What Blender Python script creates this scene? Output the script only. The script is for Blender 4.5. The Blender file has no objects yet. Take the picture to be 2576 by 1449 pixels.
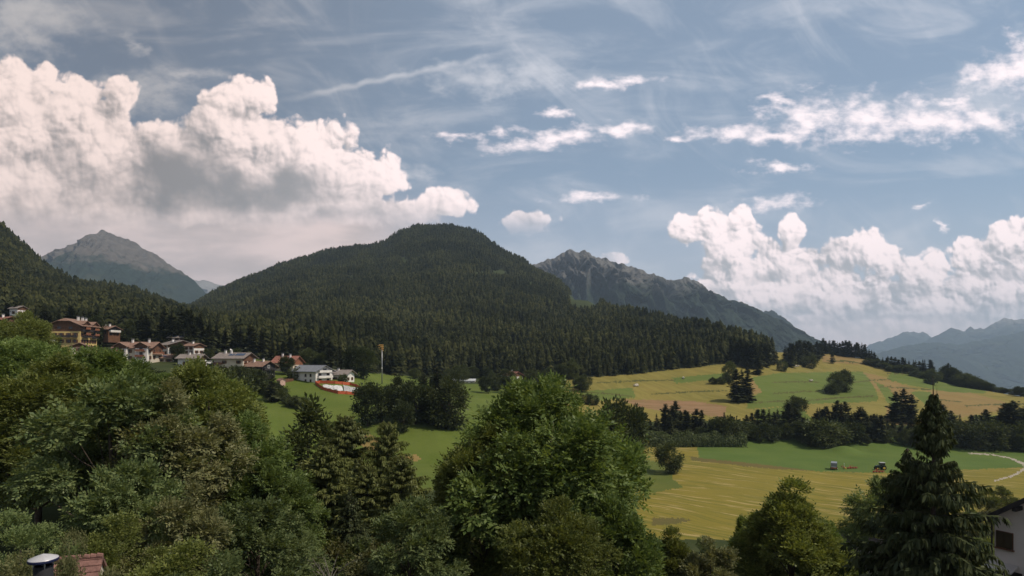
import bpy, bmesh, math, random
import numpy as np
from mathutils import Vector, Matrix

# ------------------------------------------------------------------ camera, exposure, sun
S = bpy.context.scene
COL = S.collection
F, PX0, HOR = 1535.0, 1288.0, 900.0      # focal length, centre column and horizon row, in units of a 2576 wide picture
cam_d = bpy.data.cameras.new('camera'); cam = bpy.data.objects.new('camera', cam_d); COL.objects.link(cam)
cam.location = (0, 0, 0); cam.rotation_euler = (math.radians(90), 0, 0)
cam_d.sensor_width = 36; cam_d.lens = 36 * F / 2576.0
cam_d.shift_y = (HOR - 724.5) / 2576.0
cam_d.clip_start = 0.1; cam_d.clip_end = 60000
S.camera = cam
S.view_settings.view_transform = 'Standard'; S.view_settings.look = 'None'
S.view_settings.exposure = 0.5; S.view_settings.gamma = 1.0
S.render.engine = 'CYCLES'
S.cycles.max_bounces = 5; S.cycles.diffuse_bounces = 2; S.cycles.glossy_bounces = 2
S.cycles.transmission_bounces = 3; S.cycles.transparent_max_bounces = 8; S.cycles.volume_bounces = 0
S.cycles.caustics_reflective = False; S.cycles.caustics_refractive = False

SUN_EL, SUN_AZ = math.radians(53), math.radians(108)       # azimuth clockwise from +Y (the view direction)
sun_dir = Vector((math.sin(SUN_AZ) * math.cos(SUN_EL), math.cos(SUN_AZ) * math.cos(SUN_EL), math.sin(SUN_EL)))
sun_d = bpy.data.lights.new('sun', 'SUN'); sun_d.energy = 2.7; sun_d.angle = math.radians(0.5); sun_d.color = (1.0, 0.90, 0.75)
sun = bpy.data.objects.new('sun', sun_d); COL.objects.link(sun)
sun.rotation_euler = sun_dir.to_track_quat('Z', 'Y').to_euler(); sun.location = (300, 0, 500)

# ------------------------------------------------------------------ node helper
class E:
    """A socket of a node tree with arithmetic."""
    def __init__(s, nt, sock): s.nt, s.s = nt, sock
    def _m(s, op, *a):
        n = s.nt.nodes.new('ShaderNodeMath'); n.operation = op
        for i, v in enumerate((s,) + a): put(s.nt, n.inputs[i], v)
        return E(s.nt, n.outputs[0])
    def __add__(s, o): return s._m('ADD', o)
    def __sub__(s, o): return s._m('SUBTRACT', o)
    def __mul__(s, o): return s._m('MULTIPLY', o)
    def __truediv__(s, o): return s._m('DIVIDE', o)
    __radd__ = __add__; __rmul__ = __mul__
    def __rsub__(s, o): return (s * -1.0) + o
    def pow(s, o): return s._m('POWER', o)
    def max(s, o): return s._m('MAXIMUM', o)
    def min(s, o): return s._m('MINIMUM', o)
    def smax(s, o, k): return s._m('SMOOTH_MAX', o, k)
    def abs(s): return s._m('ABSOLUTE')
    def sin(s): return s._m('SINE')
    def clamp(s): return s.max(0.0).min(1.0)
    def step(s, a, b):
        n = s.nt.nodes.new('ShaderNodeMapRange'); n.interpolation_type = 'SMOOTHSTEP'
        put(s.nt, n.inputs[0], s)
        n.inputs[1].default_value = a; n.inputs[2].default_value = b
        return E(s.nt, n.outputs[0])
    def vec(s, op, *a):
        n = s.nt.nodes.new('ShaderNodeVectorMath'); n.operation = op
        for i, v in enumerate((s,) + a): put(s.nt, n.inputs['Scale'] if op == 'SCALE' and i == 1 else n.inputs[i], v)
        return E(s.nt, n.outputs['Value'] if op in ('LENGTH', 'DOT_PRODUCT', 'DISTANCE') else n.outputs[0])
    def xyz(s):
        n = s.nt.nodes.new('ShaderNodeSeparateXYZ'); put(s.nt, n.inputs[0], s)
        return [E(s.nt, o) for o in n.outputs]
    def noise(s, scale, detail=3, rough=0.5, color=False, dim='2D', dist=0.0):
        n = s.nt.nodes.new('ShaderNodeTexNoise'); n.noise_dimensions = dim
        put(s.nt, n.inputs['Vector'], s); n.inputs['Scale'].default_value = scale
        n.inputs['Detail'].default_value = detail; n.inputs['Roughness'].default_value = rough
        n.inputs['Distortion'].default_value = dist
        return E(s.nt, n.outputs['Color' if color else 'Fac'])
    def voro(s, scale, detail=0, rough=0.5, feat='F1', dim='2D', out='Distance'):
        n = s.nt.nodes.new('ShaderNodeTexVoronoi'); n.voronoi_dimensions = dim; n.feature = feat
        put(s.nt, n.inputs['Vector'], s); n.inputs['Scale'].default_value = scale
        n.inputs['Detail'].default_value = detail; n.inputs['Roughness'].default_value = rough
        return E(s.nt, n.outputs[out])
    def mix(s, a, b):
        n = s.nt.nodes.new('ShaderNodeMix'); n.data_type = 'RGBA'
        put(s.nt, n.inputs[0], s); put(s.nt, n.inputs[6], a); put(s.nt, n.inputs[7], b)
        return E(s.nt, n.outputs[2])
def put(nt, inp, v):
    if isinstance(v, E): nt.links.new(v.s, inp)
    elif isinstance(v, (tuple, list)):
        d = inp.default_value
        inp.default_value = tuple(v) + (1.0,) if len(d) == 4 and len(v) == 3 else tuple(v)
    else: inp.default_value = v
def comb(nt, x, y, z=0.0):
    n = nt.nodes.new('ShaderNodeCombineXYZ')
    for i, v in enumerate((x, y, z)): put(nt, n.inputs[i], v)
    return E(nt, n.outputs[0])

# ------------------------------------------------------------------ sky with its clouds (a function of the direction only)
def make_world():
    w = bpy.data.worlds.new('World'); S.world = w; w.use_nodes = True
    nt = w.node_tree; nt.nodes.clear()
    out = nt.nodes.new('ShaderNodeOutputWorld'); bg = nt.nodes.new('ShaderNodeBackground')
    nt.links.new(bg.outputs[0], out.inputs[0])
    STR = 0.1; bg.inputs[1].default_value = STR
    sky = nt.nodes.new('ShaderNodeTexSky'); sky.sky_type = 'NISHITA'; sky.sun_disc = False
    sky.sun_elevation = SUN_EL; sky.sun_rotation = SUN_AZ; sky.altitude = 1000; sky.air_density = 1.0; sky.dust_density = 2.0; sky.ozone_density = 1.0
    tc = nt.nodes.new('ShaderNodeTexCoord'); d = E(nt, tc.outputs['Generated'])
    x, y, z = d.xyz()
    ay = y.abs().max(0.10)
    U = x / ay * 15.35 + 12.88          # gnomonic coordinates about the valley axis, 1 unit = 3.7 degrees
    V = z / ay * 15.35
    p = comb(nt, U, V)
    def px(a, b): return (a / 100.0, (HOR - b) / 100.0, 0.0)
    def blobs(q, lst, k):
        r = None
        for (bx, by, rx, ry) in lst:
            c = px(bx, by); s = (100.0 / rx, 100.0 / ry, 0.0)
            n = q.vec('MULTIPLY_ADD', s, (-c[0] * s[0], -c[1] * s[1], 0.0)).vec('LENGTH')
            r = n if r is None else r._m('SMOOTH_MIN', n, k)
        return 1.0 - r
    # --- heaped clouds
    wob = p.noise(0.55, 2, 0.5, True).vec('SUBTRACT', (0.5, 0.5, 0.5))
    q = p.vec('MULTIPLY_ADD', (1, 1, 0), wob.vec('SCALE', 0.9))
    bil1 = p.noise(0.9, 2, 0.5, True).vec('SUBTRACT', (0.5, 0.5, 0.5))
    qb = p.vec('MULTIPLY_ADD', (1, 1, 0), bil1.vec('SCALE', 0.35))
    cr = lambda o, sc, de: (qb.vec('ADD', o) if o else qb).voro(sc, de, 0.5)
    o1, o2 = (0.07, 0.08, 0.0), (0.22, 0.26, 0.0)
    b1, b1s = cr(None, 1.5, 2.0), cr(o1, 1.5, 2.0)
    b2, b2s = cr(None, 0.62, 0.0), cr(o2, 0.62, 0.0)
    fb = p.noise(1.6, 5, 0.6)
    b3, b3s = cr(None, 3.6, 1.5), cr((0.03, 0.035, 0.0), 3.6, 1.5)
    LEFT = [(0, 250, 95, 120), (40, 215, 70, 90), (70, 340, 150, 140), (110, 200, 38, 60), (165, 300, 110, 110), (205, 260, 60, 80),
            (290, 235, 60, 62), (240, 320, 110, 100), (60, 470, 330, 190), (290, 400, 160, 110), (395, 350, 60, 55), (450, 400, 150, 110),
            (560, 300, 105, 100), (620, 262, 95, 84), (655, 245, 62, 66), (668, 228, 42, 44), (640, 350, 150, 120), (600, 440, 300, 140), (800, 380, 130, 95),
            (880, 430, 140, 95), (960, 450, 60, 60), (1110, 500, 90, 48), (1020, 525, 150, 45), (860, 520, 200, 70), (620, 520, 420, 70), (150, 560, 330, 90), (380, 480, 170, 100)]
    RIGHT = [(1320, 556, 96, 46), (1540, 656, 50, 24),
             (1725, 580, 62, 45), (1750, 575, 45, 42), (1800, 570, 60, 60), (1863, 560, 52, 58), (1840, 620, 110, 90), (1994, 600, 46, 60), (1988, 660, 66, 70), (1935, 640, 50, 55),
             (2010, 680, 110, 80), (2100, 640, 60, 70), (2175, 620, 66, 66), (2240, 660, 60, 62), (2290, 690, 50, 60), (2350, 680, 50, 60), (2180, 740, 200, 110),
             (2440, 640, 75, 75), (2530, 610, 95, 85), (2580, 590, 80, 70), (2480, 730, 200, 120), (1950, 760, 220, 100), (2300, 810, 380, 80), (2650, 700, 160, 160), (2000, 840, 250, 50), (1880, 700, 170, 90), (2080, 730, 260, 100), (2380, 760, 300, 90), (2150, 860, 600, 70)]
    DL = blobs(q, LEFT, 0.12)
    DR = blobs(p.vec('MULTIPLY_ADD', (1, 1, 0), wob.vec('SCALE', 0.45)), RIGHT, 0.1)
    o3 = (0.30, 0.36, 0.0)
    DLo = blobs(q.vec('ADD', o3), LEFT, 0.12); DRo = blobs(p.vec('MULTIPLY_ADD', (1, 1, 0), wob.vec('SCALE', 0.45)).vec('ADD', o3), RIGHT, 0.1)
    D = DL.max(DR); dome = (D - DLo.max(DRo)).max(-0.25).min(0.35)
    side = U.step(2.0, 15.0)
    relief = (b1s * -1.0 + b1) * (side * 0.45 + 0.45) + (b2s * -1.0 + b2) * (side * 0.35 + 0.45) - dome * 0.55 + (b3s * -1.0 + b3) * (side * 0.3 + 0.25)  # sunward offsets: lit and shaded sides of the heaps, painted into their colour
    Dn = D + (0.40 - b1) * (side * 0.22 + 0.22) + (0.45 - b2) * 0.32 + (fb - 0.5) * 0.34 + (0.42 - b3) * 0.16
    cum = Dn.step(-0.02, 0.17) * U.step(14.5, 16.5).mix(comb(nt, V.step(2.9, 3.9), 0.0), comb(nt, V.step(0.1, 1.3), 0.0)).xyz()[0]
    # grey undersides and hollows: cloud shade painted into the sky colour
    qd = p.vec('MULTIPLY_ADD', (1, 1, 0), wob.vec('SCALE', 1.3))
    CORE = blobs(qd, [(560, 478, 190, 52), (640, 470, 120, 40), (440, 440, 90, 60)], 0.4).step(-0.7, 0.9)
    SHADE = blobs(qd, [(400, 420, 170, 110), (760, 480, 190, 60), (900, 545, 190, 45), (100, 555, 240, 55), (230, 470, 130, 60), (150, 400, 70, 70), (500, 340, 60, 90),
                      (2140, 770, 220, 26), (2000, 800, 180, 22), (2540, 690, 90, 30), (2330, 800, 220, 20), (1800, 720, 120, 30), (2060, 630, 60, 30), (2250, 720, 120, 18), (1950, 690, 60, 26)], 0.2)
    dark = CORE + SHADE.step(-0.3, 0.9) * 0.55
    inner = Dn.step(0.05, 1.1)
    soften = (1.0 - dark * 0.75).max(0.2) * U.step(13.0, 15.0).mix(comb(nt, V.step(3.3, 5.6) * 0.75 + 0.25, 0.0), comb(nt, V.step(0.4, 1.6) * 0.6 + 0.4, 0.0)).xyz()[0]
    bright = (relief * soften * -1.15 + (side * -0.07 + 0.88) + (b1 - 0.35) * -0.22 + (b2 - 0.4) * -0.22 - inner * 0.06 - dark * 0.48 + (fb - 0.5) * 0.40).max(0.12).min(1.1)
    cc = bright.step(0.1, 1.1).mix(side.mix((0.20, 0.185, 0.18), (0.36, 0.355, 0.37)), side.mix((0.80, 0.64, 0.58), (0.97, 0.82, 0.81)))
    # --- flat deck of cloud low over the left valley
    deck_n = comb(nt, U * 0.35, V * 1.3).noise(0.9, 4, 0.55)
    deck = V.step(4.3, 3.2) * U.step(12.2, 8.5)
    deck2 = V.step(1.9, 1.1) * U.step(16.4, 18.5) * 0.85
    deckc = deck_n.step(0.3, 0.72).mix((0.44, 0.375, 0.36), (0.66, 0.53, 0.50))
    # --- torn small clouds
    w2 = comb(nt, U * 0.8, V * 1.6).noise(1.1, 4, 0.6, True).vec('SUBTRACT', (0.5, 0.5, 0.5))
    qw = p.vec('MULTIPLY_ADD', (1, 1, 0), w2.vec('MULTIPLY', (1.0, 0.5, 0.0)))
    WISP = blobs(qw, [(1850, 335, 130, 26), (1960, 345, 110, 22), (2040, 305, 120, 62), (2180, 298, 150, 62), (2330, 300, 180, 58), (2460, 305, 120, 36), (2520, 190, 95, 52), (2560, 165, 60, 40),
                      (2460, 205, 50, 22), (2570, 115, 40, 34), (1585, 200, 62, 17), (1510, 215, 75, 17), (1395, 285, 34, 14), (1330, 365, 110, 20), (1400, 345, 110, 22), (1540, 322, 110, 18),
                      (1150, 345, 60, 12), (1270, 335, 40, 12), (1690, 348, 30, 12), (1960, 420, 85, 16), (1965, 512, 95, 20), (1490, 498, 95, 14), (2322, 517, 20, 11), (2370, 560, 9, 20),
                      (2390, 255, 60, 14), (1960, 250, 60, 14)], 0.08)
    wn = comb(nt, U * 0.8, V * 1.35).noise(2.2, 6, 0.58)
    wis = (WISP + (wn - 0.5) * 2.6).step(-0.25, 1.25)
    # --- thin high veil, with streaks, and a trail
    st1 = comb(nt, U * 0.30 + V * 0.22, V * 1.1 - U * 0.06).noise(0.8, 5, 0.6, dist=0.4)
    st2 = comb(nt, U * 0.9 + V * 0.9, V * 0.5 - U * 0.25).noise(0.55, 5, 0.62, dist=0.5)
    veil = st1.step(0.42, 0.80) * 0.42 + st2.step(0.5, 0.85) * 0.32
    SOFT = blobs(qw, [(40, 60, 200, 130), (350, 235, 150, 75), (480, 185, 130, 20), (1230, 195, 250, 60), (1040, 440, 90, 30), (330, 110, 25, 60)], 0.2)
    soft = (SOFT + (wn - 0.5) * 1.6 + (st2 - 0.5)).step(-0.1, 1.3) * 0.72
    l1 = (U - 7.0) * 0.211 + (U - 7.0) * (U - 7.0) * 0.0 + 6.45
    td = (V - l1 - (U * 9.0).sin() * 0.02 - (wn - 0.5) * 0.12).abs()
    trail = td.step(0.13, 0.0) * U.step(6.6, 8.5) * U.step(13.0, 11.0) * (wn * 0.9 + 0.05)
    lowhaze = V.step(5.0, 0.5) * 0.62
    base = E(nt, sky.outputs[0])
    tint = side.mix((0.62, 0.62, 0.60), (0.72, 0.86, 0.90))
    nm = nt.nodes.new('ShaderNodeMix'); nm.data_type = 'RGBA'; nm.blend_type = 'MULTIPLY'; nm.inputs[0].default_value = 1.0
    put(nt, nm.inputs[6], base); put(nt, nm.inputs[7], tint); base = (0.0 * U + 0.52).mix(E(nt, nm.outputs[2]), side.mix((0.16 / STR, 0.165 / STR, 0.175 / STR), (0.26 / STR, 0.30 / STR, 0.345 / STR)))
    vc = side.mix((0.42, 0.39, 0.38), (0.56, 0.56, 0.60))
    k = 1.0 / STR
    def sc(c): return c.vec('SCALE', k)
    r = lowhaze.mix(base, (0.50 * k, 0.49 * k, 0.54 * k))
    r = veil.clamp().mix(r, sc(vc))
    r = soft.mix(r, sc(vc))
    r = (trail * 1.0).mix(r, sc(vc))
    r = deck.mix(r, sc(deckc))
    r = deck2.mix(r, sc(deck_n.step(0.3, 0.7).mix((0.50, 0.455, 0.46), (0.72, 0.60, 0.60))))
    r = cum.mix(r, sc(cc))
    wc = side.mix((0.72, 0.60, 0.58), (0.92, 0.80, 0.81))
    r = (wis * 0.95).mix(r, sc(wc))
    nt.links.new(r.s, bg.inputs[0])
    w.cycles.sampling_method = 'NONE'
make_world()

# ------------------------------------------------------------------ mesh and object helpers
RNG = np.random.default_rng(7); random.seed(7)
class MB:
    """Collects polygons (as vertex arrays) and links them as ONE mesh object."""
    def __init__(s): s.v, s.f, s.m, s.n = [], [], [], 0
    def add(s, verts, faces, mat=0):
        verts = np.asarray(verts, float).reshape(-1, 3); s.v.append(verts)
        for f in faces: s.f.append([i + s.n for i in f]); s.m.append(mat)
        s.n += len(verts); return s
    def box(s, c, d, rz=0.0, mat=0, R=None):
        h = np.array(d, float) / 2
        v = np.array([[x, y, z] for z in (-1, 1) for y in (-1, 1) for x in (-1, 1)], float) * h
        if rz: ca, sa = math.cos(rz), math.sin(rz); v = np.c_[v[:, 0] * ca - v[:, 1] * sa, v[:, 0] * sa + v[:, 1] * ca, v[:, 2]]
        if R is not None: v = v @ np.array(R).T
        return s.add(v + np.array(c, float), [(0, 2, 3, 1), (4, 5, 7, 6), (0, 1, 5, 4), (2, 6, 7, 3), (0, 4, 6, 2), (1, 3, 7, 5)], mat)
    def tube(s, pts, radii, n=7, mat=0, cap=True):
        pts = [Vector(p) for p in pts]; rings = []
        for i, p in enumerate(pts):
            t = (pts[min(i + 1, len(pts) - 1)] - pts[max(i - 1, 0)]).normalized()
            a = t.orthogonal().normalized() if i == 0 else (a0 - t * a0.dot(t)).normalized()
            a0 = a; b = t.cross(a); r = radii[i] if hasattr(radii, '__len__') else radii
            rings.append([p + (a * math.cos(6.2832 * k / n) + b * math.sin(6.2832 * k / n)) * r for k in range(n)])
        v = [tuple(q) for r in rings for q in r]; f = []
        for i in range(len(pts) - 1):
            for k in range(n): f.append((i * n + k, i * n + (k + 1) % n, (i + 1) * n + (k + 1) % n, (i + 1) * n + k))
        if cap: f += [tuple(range(n - 1, -1, -1)), tuple((len(pts) - 1) * n + k for k in range(n))]
        return s.add(v, f, mat)
    def lathe(s, prof, c=(0, 0, 0), n=20, mat=0):
        v = [(c[0] + r * math.cos(6.2832 * k / n), c[1] + r * math.sin(6.2832 * k / n), c[2] + z) for r, z in prof for k in range(n)]
        f = [(i * n + k, i * n + (k + 1) % n, (i + 1) * n + (k + 1) % n, (i + 1) * n + k) for i in range(len(prof) - 1) for k in range(n)]
        return s.add(v, f, mat)
    def prism(s, poly, a, b, mat=0, axis='y'):
        """extrude a polygon given in (x, z) along y from a to b (or in (y, z) along x)"""
        n = len(poly)
        mk = (lambda p, t: (p[0], t, p[1])) if axis == 'y' else (lambda p, t: (t, p[0], p[1]))
        v = [mk(p, a) for p in poly] + [mk(p, b) for p in poly]
        f = [tuple(range(n)), tuple(range(2 * n - 1, n - 1, -1))] + [(i, n + i, n + (i + 1) % n, (i + 1) % n) for i in range(n)]
        return s.add(v, f, mat)
    def build(s, name, mats, parent=None, smooth=False):
        me = bpy.data.meshes.new(name)
        V = np.concatenate(s.v) if s.v else np.zeros((0, 3))
        me.from_pydata(V.tolist(), [], s.f)
        for m in (mats if isinstance(mats, (list, tuple)) else [mats]): me.materials.append(m)
        me.polygons.foreach_set('material_index', s.m)
        if smooth: me.polygons.foreach_set('use_smooth', [True] * len(s.f))
        bm = bmesh.new(); bm.from_mesh(me); bmesh.ops.recalc_face_normals(bm, faces=bm.faces); bm.to_mesh(me); bm.free()
        return link(name, me, parent)
def link(name, me, parent=None):
    o = bpy.data.objects.new(name, me); COL.objects.link(o)
    if parent is not None: o.parent = parent
    return o
def raw_mesh(name, V, faces, mats, smooth=False, midx=None):
    """V (n,3); faces (m,k) all of the same size k."""
    V = np.ascontiguousarray(V, np.float32); faces = np.ascontiguousarray(faces, np.int32); m, k = faces.shape
    me = bpy.data.meshes.new(name)
    me.vertices.add(len(V)); me.vertices.foreach_set('co', V.ravel())
    me.loops.add(m * k); me.loops.foreach_set('vertex_index', faces.ravel())
    me.polygons.add(m); me.polygons.foreach_set('loop_start', np.arange(0, m * k, k, dtype=np.int32))
    if smooth: me.polygons.foreach_set('use_smooth', np.ones(m, bool))
    for mt in (mats if isinstance(mats, (list, tuple)) else [mats]): me.materials.append(mt)
    if midx is not None: me.polygons.foreach_set('material_index', np.asarray(midx, np.int32))
    me.update(calc_edges=True)
    return me
def empty(name, loc, rz=0.0, label=None, cat=None, group=None, scale=None):
    o = bpy.data.objects.new(name, None); COL.objects.link(o); o.location = loc; o.rotation_euler = (0, 0, rz)
    if scale: o.scale = scale
    o.empty_display_size = 0.3
    return tag(o, label, cat, group)
def tag(o, label=None, cat=None, group=None, kind=None):
    if label: o['label'] = label
    if cat: o['category'] = cat
    if group: o['group'] = group
    if kind: o['kind'] = kind
    return o
def copy_tree(o, parent=None):
    c = o.copy(); COL.objects.link(c)
    if parent is not None: c.parent = parent
    for ch in o.children: copy_tree(ch, c)
    return c

# ------------------------------------------------------------------ materials
MATS = {}
def mat(name, color, rough=0.8, var=0.15, vscale=1.5, bump=0.0, bscale=30.0, metal=0.0, spec=0.3):
    """a plain surface with some unevenness of its own colour"""
    if name in MATS: return MATS[name]
    m = bpy.data.materials.new(name); m.use_nodes = True; nt = m.node_tree; b = nt.nodes['Principled BSDF']
    tc = E(nt, nt.nodes.new('ShaderNodeTexCoord').outputs['Object'])
    n = tc.noise(vscale, 4, 0.6, dim='3D')
    c = np.array(color)
    put(nt, b.inputs['Base Color'], n.step(0.3, 0.7).mix(tuple(c * (1 - var)), tuple(np.minimum(c * (1 + var), 1))))
    b.inputs['Roughness'].default_value = rough; b.inputs['Metallic'].default_value = metal; b.inputs['Specular IOR Level'].default_value = spec
    if bump:
        bn = nt.nodes.new('ShaderNodeBump'); bn.inputs['Strength'].default_value = bump; bn.inputs['Distance'].default_value = 0.05
        put(nt, bn.inputs['Height'], tc.noise(bscale, 3, 0.6, dim='3D')); nt.links.new(bn.outputs[0], b.inputs['Normal'])
    MATS[name] = m; return m
def leaf_mat(name, a, b, trans=0.35, per_tree=0.25, island=0.5, gloss=0.012, bright=1.0, patch=0.0):
    """leaves: colour runs from a to b by leaf, brightness differs from tree to tree"""
    if name in MATS: return MATS[name]
    m = bpy.data.materials.new(name); m.use_nodes = True; nt = m.node_tree; nt.nodes.clear()
    out = nt.nodes.new('ShaderNodeOutputMaterial')
    w_ = np.array((1.12, 1.0, 0.84)) * bright; a, b = tuple(np.array(a) * w_), tuple(np.array(b) * w_)
    g = nt.nodes.new('ShaderNodeNewGeometry'); oi = nt.nodes.new('ShaderNodeObjectInfo')
    ri = E(nt, g.outputs['Random Per Island']); ro = E(nt, oi.outputs['Random'])
    tc = E(nt, nt.nodes.new('ShaderNodeTexCoord').outputs['Object'])
    blot = tc.noise(0.75, 3, 0.55, dim='3D')
    t = (ri * island + blot * (1.0 - island)).step(0.15, 0.85)
    c = t.mix(a, b).vec('SCALE', ro * (2 * per_tree) + (1.0 - per_tree))
    if patch: c = tc.noise(patch, 4, 0.65, dim='3D').step(0.36, 0.66).mix(c.vec('SCALE', 0.62), c.vec('MULTIPLY', (1.4, 1.32, 1.2)))
    d = nt.nodes.new('ShaderNodeBsdfDiffuse'); tr = nt.nodes.new('ShaderNodeBsdfTranslucent')
    put(nt, d.inputs[0], c); put(nt, tr.inputs[0], c.vec('MULTIPLY', (1.15, 1.1, 0.55)))
    mx = nt.nodes.new('ShaderNodeMixShader'); mx.inputs[0].default_value = trans
    nt.links.new(d.outputs[0], mx.inputs[1]); nt.links.new(tr.outputs[0], mx.inputs[2])
    last = mx
    if gloss:
        gl = nt.nodes.new('ShaderNodeBsdfGlossy'); gl.inputs['Roughness'].default_value = 0.45; gl.inputs[0].default_value = (0.8, 0.85, 0.8, 1)
        m2 = nt.nodes.new('ShaderNodeMixShader'); m2.inputs[0].default_value = gloss
        nt.links.new(mx.outputs[0], m2.inputs[1]); nt.links.new(gl.outputs[0], m2.inputs[2]); last = m2
    nt.links.new(last.outputs[0], out.inputs[0])
    MATS[name] = m; return m
def grass_mat(name, a, b, c=None, stripe=None, scale=0.06, fleck=None):
    """grass: two tones in patches, fine unevenness, and (mown) swathes along a direction"""
    m = bpy.data.materials.new(name); m.use_nodes = True; nt = m.node_tree; bs = nt.nodes['Principled BSDF']
    P = E(nt, nt.nodes.new('ShaderNodeNewGeometry').outputs['Position'])
    t = (P.noise(scale, 4, 0.6, dim='3D') * 0.75 + P.noise(1.3, 3, 0.7, dim='3D') * 0.45 - 0.1)
    col = t.step(0.3, 0.75).mix(a, b)
    if stripe:
        ang, per, amp = stripe
        x, y, z = P.xyz(); ca, sa = math.cos(ang), math.sin(ang)
        wv = comb(nt, x, y).noise(0.02, 2, 0.5, dim='2D')
        l = x * ca + y * sa + wv * 18.0; l2 = y * ca - x * sa
        s = comb(nt, l / per, l2 * 0.016).noise(1.0, 3, 0.7, dim='2D')
        col = (s.step(0.47, 0.62) * amp).mix(col, c)
        if fleck:
            s2 = comb(nt, l / (per * 0.7), l2 * 0.05).noise(1.0, 4, 0.65, dim='2D')
            col = (s2.step(0.57, 0.68) * 0.9).mix(col, fleck)
    put(nt, bs.inputs['Base Color'], col)
    bs.inputs['Roughness'].default_value = 0.95; bs.inputs['Specular IOR Level'].default_value = 0.1
    bn = nt.nodes.new('ShaderNodeBump'); bn.inputs['Strength'].default_value = 0.35; bn.inputs['Distance'].default_value = 0.25
    put(nt, bn.inputs['Height'], P.noise(1.7, 4, 0.7, dim='3D')); nt.links.new(bn.outputs[0], bs.inputs['Normal'])
    return m

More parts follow.
